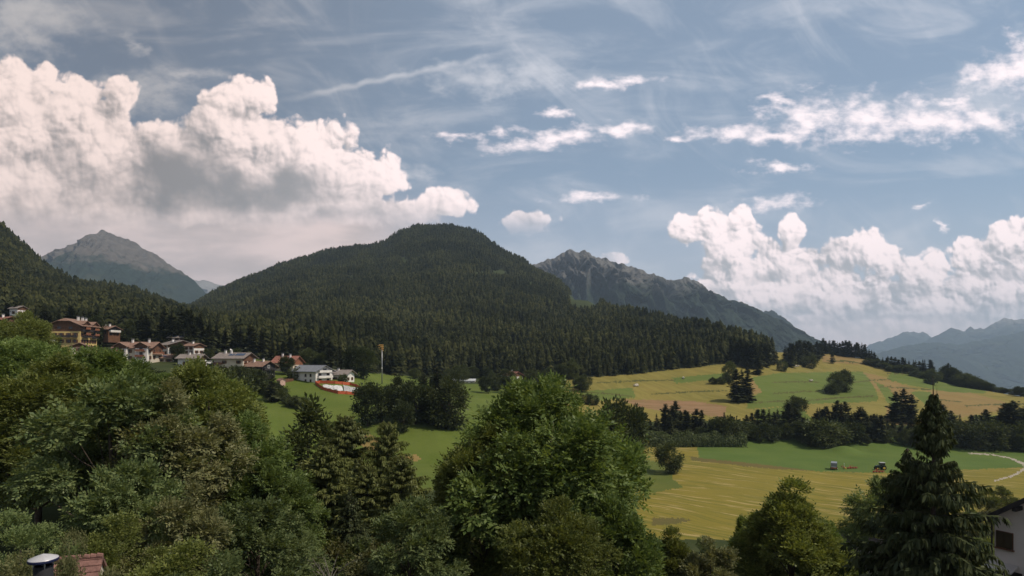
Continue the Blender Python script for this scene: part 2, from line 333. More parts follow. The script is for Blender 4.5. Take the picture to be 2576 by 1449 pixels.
# ------------------------------------------------------------------ terrain: profiles of (depth, height) along bearings from the viewpoint
def zz(d, row): return -(row - HOR) / F * d
NEAR_R = [(0, -17), (20, -17), (45, -21), (80, -31), (115, -39.5)]
NEAR_M = [(0, -15), (25, -15), (60, -19), (120, -26), (160, -30.5)]
NEAR_L = [(0, -15), (60, -13), (150, -8), (250, 1)]
PROF = [
 (-900, [(0, -15), (200, -2)], [(300, 850), (600, 650), (1000, 520), (1500, 470), (2200, 500)]),
 (0, NEAR_L, [(300, 880), (420, 812), (600, 692), (850, 580), (1050, 610), (1700, 740)]),
 (60, NEAR_L, [(300, 882), (450, 812), (650, 720), (870, 640), (1050, 660), (1700, 770)]),
 (110, NEAR_L, [(300, 884), (450, 818), (650, 752), (900, 690), (1100, 710), (1700, 800)]),
 (210, NEAR_L, [(300, 892), (450, 825), (650, 772), (900, 732), (1100, 750), (1700, 810)]),
 (300, [(0, -15), (60, -14), (150, -11), (250, -3)], [(290, 911), (310, 885), (450, 832), (650, 787), (900, 742), (1100, 760), (1700, 810)]),
 (480, [(0, -15), (60, -15), (150, -14), (240, -8)], [(290, 918), (320, 888), (500, 842), (800, 806), (1200, 785), (1700, 784), (2200, 800)]),
 (560, [(0, -15), (60, -17), (150, -21), (230, -16)], [(290, 936), (330, 902), (500, 857), (900, 802), (1300, 762), (1700, 736), (2200, 750)]),
 (640, [(0, -15), (60, -18), (150, -26)], [(200, 1085), (250, 1010), (292, 952), (330, 908), (500, 862), (900, 796), (1350, 730), (1750, 704), (2200, 720)]),
 (700, NEAR_M, [(200, 1120), (240, 1030), (285, 968), (300, 945), (330, 917), (500, 867), (900, 790), (1400, 708), (1800, 676), (2200, 700)]),
 (850, NEAR_M, [(190, 1155), (240, 1040), (285, 966), (305, 950), (330, 930), (500, 872), (900, 782), (1400, 690), (1900, 632), (2300, 660)]),
 (970, NEAR_M, [(190, 1160), (215, 1082), (250, 1020), (330, 975), (450, 920), (900, 790), (1400, 680), (1900, 617), (2300, 640)]),
 (1005, NEAR_M, [(190, 1161), (215, 1083), (252, 1022), (335, 977), (450, 927), (600, 888), (900, 790), (1400, 674), (1900, 590), (2300, 625)]),
 (1040, NEAR_M, [(190, 1163), (215, 1084), (255, 1025), (340, 980), (450, 935), (600, 885), (900, 790), (1400, 668), (1900, 573), (2300, 610)]),
 (1100, NEAR_M, [(190, 1165), (215, 1085), (260, 1030), (350, 985), (450, 952), (600, 890), (900, 790), (1400, 660), (1900, 568), (2300, 600)]),
 (1180, NEAR_M, [(190, 1165), (220, 1087), (280, 1030), (400, 972), (450, 955), (600, 890), (900, 790), (1400, 668), (1880, 579), (2250, 620)]),
 (1215, NEAR_M, [(190, 1165), (220, 1088), (290, 1030), (415, 968), (600, 890), (900, 790), (1400, 676), (1850, 592), (2220, 650)]),
 (1240, NEAR_M, [(190, 1165), (220, 1090), (300, 1030), (430, 965), (600, 890), (900, 790), (1400, 692), (1800, 614), (2200, 680)]),
 (1310, NEAR_M, [(185, 1170), (225, 1095), (315, 1025), (430, 962), (600, 893), (900, 800), (1350, 710), (1660, 654), (2100, 720)]),
 (1400, NEAR_M, [(180, 1170), (230, 1100), (330, 1020), (430, 958), (600, 898), (900, 815), (1250, 743), (1500, 706), (1900, 770)]),
 (1480, NEAR_R[:-1] + [(115, -37)], [(150, 1300), (290, 1110), (340, 1030), (440, 952), (600, 895), (900, 808), (1200, 752), (1500, 790)]),
 (1560, NEAR_R, [(142, 1345), (285, 1118), (340, 1035), (450, 946), (600, 892), (850, 815), (1030, 788), (1400, 830)]),
 (1650, NEAR_R, [(142, 1346), (285, 1125), (340, 1040), (470, 940), (600, 890), (900, 812), (1200, 850)]),
 (1740, NEAR_R, [(143, 1344), (285, 1123), (340, 1040), (495, 928), (600, 886), (800, 828), (1050, 865)]),
 (1830, NEAR_R, [(145, 1341), (285, 1122), (340, 1040), (520, 915), (600, 882), (700, 848), (900, 885)]),
 (1900, NEAR_R, [(146, 1338), (285, 1124), (340, 1040), (480, 940), (560, 905), (640, 874), (800, 890)]),
 (1950, NEAR_R, [(147, 1335), (285, 1125), (340, 1040), (440, 968), (560, 916), (650, 897), (750, 888), (900, 910)]),
 (2070, NEAR_R, [(150, 1330), (285, 1130), (340, 1040), (440, 985), (560, 935), (650, 908), (740, 889), (900, 918)]),
 (2180, NEAR_R, [(150, 1325), (285, 1132), (340, 1045), (440, 990), (560, 945), (700, 908), (850, 938)]),
 (2300, NEAR_R, [(150, 1312), (285, 1133), (340, 1052), (440, 1000), (560, 955), (640, 937), (780, 965)]),
 (2400, NEAR_R, [(150, 1300), (285, 1135), (340, 1060), (440, 1005), (520, 980), (590, 963), (720, 990)]),
 (2500, NEAR_R, [(150, 1290), (285, 1138), (340, 1068), (440, 1015), (540, 984), (660, 1012)]),
 (2600, NEAR_R, [(150, 1290), (285, 1141), (340, 1075), (440, 1022), (520, 998), (640, 1025)]),
 (3500, NEAR_R, [(150, 1290), (285, 1141), (340, 1090), (440, 1040), (520, 1015), (640, 1040)]),
]
RG = np.concatenate([np.linspace(2, 60, 30)[:-1], np.exp(np.linspace(math.log(60), math.log(800), 380))[:-1], np.exp(np.linspace(math.log(800), math.log(2600), 75))[:-1], np.exp(np.linspace(math.log(2600), math.log(12800), 16))])
def _theta(px): return math.atan((px - PX0) / F)
_TH, _ZC = [], []
for px_, near, far in PROF:
    th = _theta(px_); kd = [a for a, _ in near] + [a for a, _ in far]; kz = [b for _, b in near] + [zz(a, b) for a, b in far]
    last = kd[-1]; kd += [max(last * 1.6, 2000), 4000, 20000]; kz += [min(kz[-1] - 120, -60), -160, -160] if px_ < 1900 else [-260, -640, -640]
    d = RG * math.cos(th)
    z = np.interp(d, kd, kz)
    sm = np.convolve(np.r_[[z[0]] * 2, z, [z[-1]] * 2], np.hanning(7)[1:-1] / np.hanning(7).sum(), 'valid')
    _TH.append(th); _ZC.append(sm)
for a in (-180, -110, -75): _TH.append(math.radians(a)); _ZC.append(np.interp(RG, [0, 300, 1200, 14000], [-15, -15, -60, -160]))
for a in (75, 110, 180): _TH.append(math.radians(a)); _ZC.append(np.interp(RG, [0, 20, 115, 900, 4000, 14000], [-16, -17, -38, -60, -640 if a < 100 else -160, -640 if a < 100 else -160]))
_o = np.argsort(_TH); _TH = np.array(_TH)[_o]; _ZC = np.array(_ZC)[_o]
TG = np.radians(np.concatenate([np.linspace(-180, -44, 35)[:-1], np.linspace(-44, 44, 900), np.linspace(44, 180, 35)[1:]]))
def _vn(seed, n, L):      # smooth value noise on the polar grid, in metres
    r = np.random.default_rng(seed); G = r.normal(size=(64, 64))
    TT, RR = np.meshgrid(TG, RG, indexing='ij'); X = RR * np.sin(TT) / L; Y = RR * np.cos(TT) / L
    i = np.floor(X).astype(int); j = np.floor(Y).astype(int); fx = X - i; fy = Y - j; fx = fx * fx * (3 - 2 * fx); fy = fy * fy * (3 - 2 * fy)
    g = lambda a, b: G[a % 64, b % 64]
    return (g(i, j) * (1 - fx) + g(i + 1, j) * fx) * (1 - fy) + (g(i, j + 1) * (1 - fx) + g(i + 1, j + 1) * fx) * fy
ZG = np.empty((len(TG), len(RG)))
for k in range(len(RG)): ZG[:, k] = np.interp(TG, _TH, _ZC[:, k])
_k = np.hanning(9)[1:-1]; _k /= _k.sum()
_inner = slice(34, 34 + 900)
for k in range(len(RG)): ZG[_inner, k] = np.convolve(np.pad(ZG[_inner, k], 3, mode='edge'), _k, 'valid')
_amp = np.interp(RG, [0, 60, 140, 160, 290, 500, 900, 2000], [0.15, 0.3, 0.15, 0.08, 0.25, 1.0, 3.5, 7])[None, :]
ZG += _vn(1, 0, 37.0) * _amp * 0.5 + _vn(2, 0, 120.0) * np.interp(RG, [0, 400, 800, 2000], [0, 0, 2, 6])[None, :] + _vn(3, 0, 9.0) * np.interp(RG, [0, 60, 140, 300, 600], [0.1, 0.15, 0.05, 0.1, 0.3])[None, :]
# low terraces on the ridge meadow and the hummock at the far edge of the field
def _bump(px_, d, w, l, h):
    th = _theta(px_); cx, cy = d * math.tan(th), d
    TT, RR = np.meshgrid(TG, RG, indexing='ij'); X = RR * np.sin(TT) - cx; Y = RR * np.cos(TT) - cy
    return h * np.exp(-(X / w) ** 2 - (Y / l) ** 2)
ZG += _bump(2125, 276, 6.5, 5, 3.2)
def gz(x, y):
    x = np.asarray(x, float); y = np.asarray(y, float); r = np.clip(np.hypot(x, y), RG[0], RG[-1] * 0.999); t = np.arctan2(x, y)
    i = np.clip(np.searchsorted(TG, t) - 1, 0, len(TG) - 2); k = np.clip(np.searchsorted(RG, r) - 1, 0, len(RG) - 2)
    a = (t - TG[i]) / (TG[i + 1] - TG[i]); b = (r - RG[k]) / (RG[k + 1] - RG[k])
    return (ZG[i, k] * (1 - a) + ZG[i + 1, k] * a) * (1 - b) + (ZG[i, k + 1] * (1 - a) + ZG[i + 1, k + 1] * a) * b
_SD = np.concatenate([np.arange(20, 150, 1.0), np.arange(150, 700, 1.5), np.arange(700, 2600, 6.0)])
def hit(px_, row, dmin=20, dmax=800):
    """where the line of sight through a point meets the ground: (x, y, z)"""
    d = _SD[_SD >= dmin]; x = (px_ - PX0) / F * d; g = gz(x, d); ray = -(row - HOR) / F * d
    below = np.nonzero(g >= ray)[0]
    i = below[0] if len(below) else len(d) - 1
    if d[i] > dmax: i = int(np.argmax(np.where(d < dmax, g / d, -9)))      # grazing the skyline: the crest itself
    return (x[i], d[i], float(g[i]))
def at(px_, d):
    x = (px_ - PX0) / F * d; return (x, d, float(gz(x, d)))
def zrow(row, d): return -(row - HOR) / F * d

# ground cover by region (areas drawn on the ground along the lines where the mown and unmown strips meet)
def inpoly(X, Y, poly):
    c = np.zeros(X.shape, bool); n = len(poly)
    for i in range(n):
        (x1, y1), (x2, y2) = poly[i], poly[(i + 1) % n]
        with np.errstate(divide='ignore', invalid='ignore'):
            c ^= ((y1 > Y) != (y2 > Y)) & (X < (x2 - x1) * (Y - y1) / (y2 - y1 + 1e-12) + x1)
    return c
TT, RR = np.meshgrid((TG[:-1] + TG[1:]) / 2, (RG[:-1] + RG[1:]) / 2, indexing='ij')
FX, FY = RR * np.sin(TT), RR * np.cos(TT); FZ = gz(FX, FY)
FPX = np.where(FY > 1, PX0 + F * FX / np.maximum(FY, 1), -9999.0); FROW = np.where(FY > 1, HOR - F * FZ / np.maximum(FY, 1), 0)
_j = RNG.normal(size=FPX.shape); FPXj = FPX + _j * 1.2; FROWj = FROW + np.roll(_j, 7, 0) * 0.7
FEDGE_X = [-2000, -400, 0, 150, 250, 420, 520, 640, 760, 880, 1000, 1150, 1450, 1600, 1700, 1830, 1900, 1945, 1960]
FEDGE_R = [840, 850, 868, 870, 872, 880, 893, 903, 920, 932, 945, 951, 951, 941, 929, 915, 903, 896, 700]
G_IDX = np.zeros(FX.shape, int)               # 0 ground
ridge = (FY > 325) & (FY < 820) & (FPX > 1380) & (FY > 0); field = (FY > 138) & (FY < 305) & (FPX > 1480) & (FPX < 2700)
forest = (FY > 296) & (FY > 0) & (FROWj < np.interp(FPX, FEDGE_X, FEDGE_R)) & (FPX < 1960) & (FPX > -2500)
meadowL = (FY > 120) & (FY < 420) & (FPX > 560) & (FPX < 1420)
G_IDX[ridge] = 1; G_IDX[field] = 2; G_IDX[meadowL] = 3; G_IDX[forest] = 4
def region(idx, base, poly, rmin, rmax): G_IDX[(G_IDX == base) & (FY > rmin) & (FY < rmax) & inpoly(FPXj, FROWj, poly)] = idx
# field: yellow mown part in front, green part behind, strip of cut swathe between
region(5, 2, [(1480, 1400), (1480, 1100), (1700, 1112), (1752, 1120), (1760, 1152), (1900, 1166), (2060, 1186), (2250, 1190), (2400, 1183), (2700, 1170), (2700, 1420)], 138, 305)
region(12, 5, [(1640, 1302), (1700, 1303), (1745, 1308), (1700, 1318), (1640, 1322)], 138, 305)
region(10, 5, [(1600, 1152), (1700, 1170), (1690, 1205), (1720, 1225), (1640, 1240), (1600, 1230)], 138, 305)
region(12, 5, [(1735, 1148), (1800, 1156), (1960, 1172), (2160, 1184), (2160, 1189), (1940, 1180), (1740, 1158)], 138, 305)
# ridge meadow: green strips and hay strips among dry meadow
for poly in [[(1890, 950), (1960, 938), (2170, 935), (2195, 965), (2210, 1000), (2205, 1010), (2040, 1016), (1880, 1030), (1880, 1010), (1915, 985)],
             [(2245, 932), (2330, 945), (2480, 975), (2480, 990), (2380, 985), (2280, 968), (2230, 955)], [(2200, 960), (2235, 975), (2260, 1010), (2300, 1050), (2270, 1050), (2230, 1008)],
             [(2290, 985), (2340, 985), (2385, 1040), (2420, 1075), (2370, 1080), (2340, 1030)], [(1455, 985), (1590, 975), (1600, 1000), (1500, 1010)], [(1690, 950), (1830, 938), (1840, 950), (1700, 965)],
             [(2440, 1045), (2520, 1045), (2520, 1100), (2440, 1100)], [(1900, 1030), (2010, 1020), (2050, 1060), (1900, 1060)]]: region(6, 1, poly, 325, 700)
for poly in [[(1890, 958), (1915, 945), (1930, 968), (1950, 985), (1890, 992)], [(1990, 938), (2045, 936), (2055, 962), (2010, 965)], [(2160, 935), (2210, 945), (2300, 978), (2300, 1005), (2250, 1012), (2210, 985)],
             [(2330, 982), (2430, 985), (2530, 1012), (2540, 1030), (2420, 1050), (2380, 1030)], [(1560, 1005), (1740, 1008), (1830, 1022), (1820, 1048), (1700, 1040), (1600, 1022)], [(2230, 1020), (2290, 1050), (2300, 1080), (2230, 1060)],
             [(2060, 890), (2120, 893), (2230, 912), (2170, 918), (2070, 910)]]: region(7, 1, poly, 325, 780)
region(11, 7, [(1560, 1005), (1740, 1008), (1830, 1022), (1820, 1048), (1700, 1040), (1600, 1022)], 325, 480)
for (xa, ra, xb, rb) in [(1945, 961, 2062, 960), (2144, 961, 2243, 953), (1945, 989, 2090, 982), (2021, 1007, 2200, 995), (2424, 1020, 2580, 1015), (2230, 938, 2330, 942), (2080, 905, 2170, 913), (1500, 962, 1700, 955), (1640, 990, 1830, 982), (1900, 1012, 2010, 1008), (2210, 972, 2340, 980), (2330, 1004, 2420, 1010), (1470, 985, 1590, 996)]:
    pl = [(xa, ra), ((xa + xb) / 2, (ra + rb) / 2 - 2), (xb, rb), (xb, rb + 2.2), ((xa + xb) / 2, (ra + rb) / 2 + 1.2), (xa, ra + 2.2)]
    for bi in (1, 6, 7): region(13, bi, pl, 325, 780)
# left meadow with a dry bank at its foot
for poly in [[(898, 1092), (935, 1095), (992, 1118), (985, 1140), (960, 1150), (900, 1118)], [(1000, 1148), (1018, 1141), (1032, 1146), (1046, 1144), (1060, 1154), (1052, 1160), (1030, 1157), (1012, 1162)]]: region(8, 3, poly, 120, 260)
# gravel lane at the right
for poly in [[(2436, 1139), (2500, 1142.5), (2546, 1152), (2582, 1167), (2584, 1180), (2548, 1199), (2500, 1212), (2500, 1208.5), (2546, 1195), (2576, 1178), (2572, 1168), (2540, 1154), (2500, 1145.5), (2440, 1142)]]: region(9, 5, poly, 138, 305), region(9, 2, poly, 138, 305)
# clearings in the wood
CLEAR = [(1017, 662, 13, 13), (1470, 770, 40, 19), (1430, 754, 20, 10), (1255, 690, 24, 10), (1330, 718, 28, 8), (880, 702, 11, 9), (1305, 832, 14, 10), (1205, 692, 16, 9), (700, 760, 9, 8), (1100, 800, 10, 9)]
for cx, cy, rx, ry in CLEAR: G_IDX[(G_IDX == 4) & (((FPXj - cx) / rx) ** 2 + ((FROWj - cy) / ry) ** 2 < 1)] = 0
GM = [grass_mat('rough_grass', (0.028, 0.040, 0.012), (0.055, 0.062, 0.022)),
      grass_mat('dry_meadow', (0.155, 0.136, 0.033), (0.220, 0.168, 0.046), (0.24, 0.20, 0.055), (math.radians(20), 5.0, 0.5), 0.03),
      grass_mat('green_field', (0.072, 0.112, 0.024), (0.102, 0.138, 0.032), (0.085, 0.13, 0.03), (math.radians(80), 6, 0.4), 0.05),
      grass_mat('green_meadow', (0.078, 0.108, 0.018), (0.112, 0.136, 0.028), (0.10, 0.125, 0.03), (math.radians(10), 6, 0.3), 0.05),
      grass_mat('forest_floor', (0.020, 0.026, 0.012), (0.038, 0.040, 0.020)),
      grass_mat('mown_field', (0.170, 0.142, 0.025), (0.218, 0.170, 0.034), (0.112, 0.112, 0.022), (math.radians(52), 3.0, 0.7), 0.035, fleck=(0.33, 0.25, 0.10)),
      grass_mat('green_strip', (0.090, 0.124, 0.026), (0.122, 0.144, 0.034), (0.12, 0.14, 0.04), (math.radians(75), 5, 0.4), 0.04),
      grass_mat('hay_strip', (0.205, 0.135, 0.052), (0.245, 0.160, 0.062), (0.19, 0.16, 0.05), (math.radians(75), 4, 0.5), 0.05),
      grass_mat('dry_bank', (0.20, 0.14, 0.05), (0.26, 0.18, 0.07)),
      mat('gravel', (0.31, 0.265, 0.21), 0.95, 0.2, 0.5, 0.3, 4.0),
      grass_mat('hollow_grass', (0.085, 0.105, 0.024), (0.12, 0.13, 0.03)),
      grass_mat('fallow_strip', (0.235, 0.135, 0.070), (0.16, 0.115, 0.045), (0.28, 0.175, 0.10), (math.radians(80), 2.2, 0.8), 0.08),
      grass_mat('cut_swathe', (0.135, 0.100, 0.034), (0.09, 0.085, 0.028)),
      grass_mat('bank_grass', (0.070, 0.072, 0.022), (0.10, 0.09, 0.03))]
_nT, _nR = len(TG), len(RG)
_TT, _RR = np.meshgrid(TG, RG, indexing='ij')
_V = np.stack([_RR * np.sin(_TT), _RR * np.cos(_TT), ZG], -1).reshape(-1, 3)
_i, _kk = np.meshgrid(np.arange(_nT - 1), np.arange(_nR - 1), indexing='ij')
_Q = np.stack([_i * _nR + _kk, (_i + 1) * _nR + _kk, (_i + 1) * _nR + _kk + 1, _i * _nR + _kk + 1], -1).reshape(-1, 4)
_Q = _Q[:, ::-1]
_gi = G_IDX.reshape(-1)
for names, ids in (('ground', [0]), ('ridge_meadow', [1, 6, 7, 11, 13]), ('field', [2, 5, 10, 12]), ('meadow', [3, 8]), ('forest_hill', [4]), ('gravel_path', [9])):
    sel = np.isin(_gi, ids); q = _Q[sel]
    if not len(q): continue
    u, inv = np.unique(q, return_inverse=True)
    lut = {g: n for n, g in enumerate(ids)}
    me = raw_mesh(names, _V[u], inv.reshape(-1, 4), [GM[g] for g in ids], True, [lut[g] for g in _gi[sel]])
    tag(link(names, me), kind='structure')
# the patch under the viewpoint
n0 = MB(); n0.lathe([(0.01, 0), (2.0, 0)], (0, 0, -15.05), 40); tag(n0.build('yard', GM[0]), kind='structure')

# ------------------------------------------------------------------ far mountains
def mountain_mat(name, tree, rock, grass, lo, hi, soft=60.0, streak=0.0):
    """woods below, bare rock above a wavering line; gullies of rubble"""
    m = bpy.data.materials.new(name); m.use_nodes = True; nt = m.node_tree; b = nt.nodes['Principled BSDF']
    g = nt.nodes.new('ShaderNodeNewGeometry'); P = E(nt, g.outputs['Position']); x, y, z = P.xyz()
    Nz = E(nt, g.outputs['True Normal']).xyz()[2]
    n1 = P.noise(0.0035, 5, 0.6, dim='3D'); n2 = P.noise(0.02, 4, 0.65, dim='3D')
    n3 = comb(nt, x * 0.012, y * 0.012, z * 0.016).noise(1.0, 6, 0.68, dim='3D', dist=0.6)
    line = z + (n1 - 0.5) * 420.0 + (n3 - 0.5) * 220.0
    t = line.step(lo, hi)
    wood = n2.step(0.3, 0.7).mix(tuple(np.array(tree) * 0.7), tuple(np.array(tree) * 1.3))
    wood = (n1.step(0.56, 0.66) * 0.6).mix(wood, grass)
    rk = (n3 * 0.6 + n2 * 0.5).step(0.3, 0.8).mix(tuple(np.array(rock) * 0.6), tuple(np.array(rock) * 1.2))
    put(nt, b.inputs['Base Color'], t.mix(wood, rk)); b.inputs['Roughness'].default_value = 0.95; b.inputs['Specular IOR Level'].default_value = 0.05
    bn = nt.nodes.new('ShaderNodeBump'); bn.inputs['Strength'].default_value = 0.8; bn.inputs['Distance'].default_value = 22.0
    put(nt, bn.inputs['Height'], n2 + n3); nt.links.new(bn.outputs[0], b.inputs['Normal'])
    return m
def mountain(name, ridge, d, run, m, rough=1.0, gul=1.0, seed=0, step=3.0, back=0.6, dslope=0.0, floor=-170.0):
    r = np.random.default_rng(seed)
    px_ = np.arange(ridge[0][0], ridge[-1][0] + step, step); row = np.interp(px_, [a for a, _ in ridge], [b for _, b in ridge])
    def fb1(u, base, oct_, s):
        out = np.zeros(len(u))
        for o in range(oct_):
            g = np.random.default_rng(seed * 31 + s + o).normal(size=4096); q = u * base * 2 ** o; i = np.floor(q).astype(int); f = q - i; f = f * f * (3 - 2 * f)
            out += (g[i % 4096] * (1 - f) + g[(i + 1) % 4096] * f) * 0.55 ** o
        return out
    dep = d + dslope * (px_ - px_.mean())
    crest = zrow(row + fb1(px_, 0.09, 3, 0) * rough * 1.4, dep)
    def n2(u, v, s):
        g = np.random.default_rng(seed * 17 + s).normal(size=(97, 89)); u = np.asarray(u, float); v = np.broadcast_to(np.asarray(v, float), u.shape); i = np.floor(u).astype(int); j = np.floor(v).astype(int); f = u - i; h = v - j; f = f * f * (3 - 2 * f); h = h * h * (3 - 2 * h)
        q = lambda a, b: g[a % 97, b % 89]
        return (q(i, j) * (1 - f) + q(i + 1, j) * f) * (1 - h) + (q(i, j + 1) * (1 - f) + q(i + 1, j + 1) * f) * h
    ts = np.concatenate([np.linspace(-back, 0, 10)[:-1], np.linspace(0, 1, 130) ** 1.15])
    X0 = (px_ - PX0) / F
    V = np.empty((len(px_), len(ts), 3))
    rel = (crest - floor)
    for j, t in enumerate(ts):
        tt = abs(t)
        # gullies and spurs of all sizes, wandering down the slope
        uu = px_ * 0.034 + 1.6 * n2(px_ * 0.02, tt * 3.0, 900); vv = np.full(len(px_), tt * run / d * 1535 * 0.012) + 0.5 * n2(px_ * 0.03, tt * 5.0, 700)
        w = sum(0.55 ** o * n2(uu * 2 ** o, vv * 2 ** o, 100 + o) for o in range(6)); sp = 1 - np.abs(sum(0.5 ** o * n2(uu * 1.3 * 2 ** o, vv * 0.8 * 2 ** o, 300 + o) for o in range(5)))
        push = (w * 0.42 + sp * 0.45 - 0.25) * gul * np.minimum(tt * 6, 1) * (1 - tt) * rel * 0.34
        y = dep - t * run - push * (1 if t > 0 else -1)
        prof = (1 - tt) ** 1.25 * (1 + 0.10 * np.sin(tt * 7 + w * 0.8) * np.minimum(tt * 4, 1))
        z = floor + rel * prof
        V[:, j] = np.stack([X0 * (dep - t * run * 0.35), y, z], -1)
    n, k = len(px_), len(ts)
    i, j = np.meshgrid(np.arange(n - 1), np.arange(k - 1), indexing='ij')
    q = np.stack([i * k + j, i * k + j + 1, (i + 1) * k + j + 1, (i + 1) * k + j], -1).reshape(-1, 4)
    me = raw_mesh(name, V.reshape(-1, 3), q, m, True)
    return tag(link(name, me), kind='structure')
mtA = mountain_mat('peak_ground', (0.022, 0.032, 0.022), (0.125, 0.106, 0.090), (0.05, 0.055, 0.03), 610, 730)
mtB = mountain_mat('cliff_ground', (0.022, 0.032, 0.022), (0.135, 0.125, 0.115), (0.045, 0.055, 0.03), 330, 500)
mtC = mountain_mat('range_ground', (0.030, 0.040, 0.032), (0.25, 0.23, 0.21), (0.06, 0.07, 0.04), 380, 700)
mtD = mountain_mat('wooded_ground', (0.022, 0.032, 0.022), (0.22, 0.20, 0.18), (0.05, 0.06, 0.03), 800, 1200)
mountain('mountain', [(-60, 770), (40, 705), (60, 690), (108, 655), (150, 630), (200, 607), (222, 606), (232, 592), (255, 579), (265, 580), (290, 594), (310, 598), (338, 606), (360, 625), (395, 640), (420, 662), (460, 685), (485, 702), (505, 725), (520, 745), (560, 800), (640, 860)], 4500, 2300, mtA, 1.0, 0.28, 3)
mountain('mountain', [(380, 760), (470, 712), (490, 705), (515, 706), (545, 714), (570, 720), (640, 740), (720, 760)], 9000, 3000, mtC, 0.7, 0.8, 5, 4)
mountain('mountain', [(1200, 720), (1330, 668), (1358, 658), (1385, 650), (1410, 641), (1425, 630), (1440, 629), (1450, 635), (1462, 632), (1480, 634), (1497, 646), (1530, 655), (1560, 664), (1600, 672), (1640, 690), (1690, 704), (1720, 700), (1745, 706), (1775, 720), (1785, 735), (1800, 740), (1830, 752), (1880, 765), (1920, 785), (1950, 799), (1990, 815), (2020, 835), (2050, 858), (2080, 890), (2130, 930)], 3800, 1500, mtB, 1.3, 1.0, 8, 2.0)
mountain('mountain', [(1880, 830), (1912, 792), (1925, 782), (1940, 781), (1953, 788), (1962, 805), (2000, 850)], 5200, 1500, mtD, 0.8, 0.8, 9)
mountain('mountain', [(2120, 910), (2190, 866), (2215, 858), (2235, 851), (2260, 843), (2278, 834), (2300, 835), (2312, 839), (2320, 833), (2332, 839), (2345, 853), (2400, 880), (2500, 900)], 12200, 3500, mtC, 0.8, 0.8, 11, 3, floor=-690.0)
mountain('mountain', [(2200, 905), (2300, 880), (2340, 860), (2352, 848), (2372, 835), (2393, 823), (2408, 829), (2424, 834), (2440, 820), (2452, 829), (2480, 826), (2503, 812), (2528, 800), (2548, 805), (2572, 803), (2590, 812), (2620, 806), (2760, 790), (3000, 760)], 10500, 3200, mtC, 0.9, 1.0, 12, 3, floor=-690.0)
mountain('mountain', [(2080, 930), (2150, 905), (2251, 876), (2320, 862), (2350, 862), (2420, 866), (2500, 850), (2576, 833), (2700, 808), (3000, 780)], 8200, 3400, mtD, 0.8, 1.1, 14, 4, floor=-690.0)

# ------------------------------------------------------------------ buildings
ROOF_BROWN = mat('brown_roof_tiles', (0.21, 0.125, 0.090), 0.85, 0.25, 1.2, 0.4, 6.0)
ROOF_GREY = mat('grey_roof_tiles', (0.20, 0.165, 0.145), 0.85, 0.25, 1.2, 0.4, 6.0)
ROOF_SLATE = mat('slate_grey_roof', (0.17, 0.175, 0.19), 0.7, 0.15, 1.2)
ROOF_RED = mat('red_roof_tiles', (0.235, 0.098, 0.070), 0.85, 0.25, 1.2, 0.4, 6.0)
WHITE = mat('white_render', (0.70, 0.65, 0.60), 0.9, 0.06, 0.8)
CREAM = mat('cream_render', (0.58, 0.50, 0.40), 0.9, 0.06, 0.8)
YELLOW = mat('yellow_render', (0.60, 0.43, 0.17), 0.9, 0.08, 0.8)
WOOD = mat('brown_timber', (0.13, 0.062, 0.034), 0.8, 0.3, 2.0)
WOOD_RED = mat('reddish_timber', (0.22, 0.085, 0.045), 0.8, 0.3, 2.0)
WOOD_DARK = mat('dark_timber', (0.030, 0.026, 0.026), 0.8, 0.3, 2.0)
GLASS = mat('window_glass', (0.03, 0.035, 0.04), 0.12, 0.2, 1.0, spec=0.5)
PV = mat('solar_cells', (0.035, 0.055, 0.10), 0.2, 0.2, 1.0, spec=0.5)
METAL = mat('grey_metal', (0.35, 0.35, 0.36), 0.45, 0.1, 1.0, metal=0.6)
CONCRETE = mat('concrete', (0.34, 0.33, 0.32), 0.9, 0.15, 0.6)
def slab(mb, poly, t, m=0):
    """a plate of thickness t below a polygon"""
    n = len(poly); v = list(poly) + [(p[0], p[1], p[2] - t) for p in poly]
    return mb.add(v, [tuple(range(n)), tuple(range(2 * n - 1, n - 1, -1))] + [(i, n + i, n + (i + 1) % n, (i + 1) % n) for i in range(n)], m)
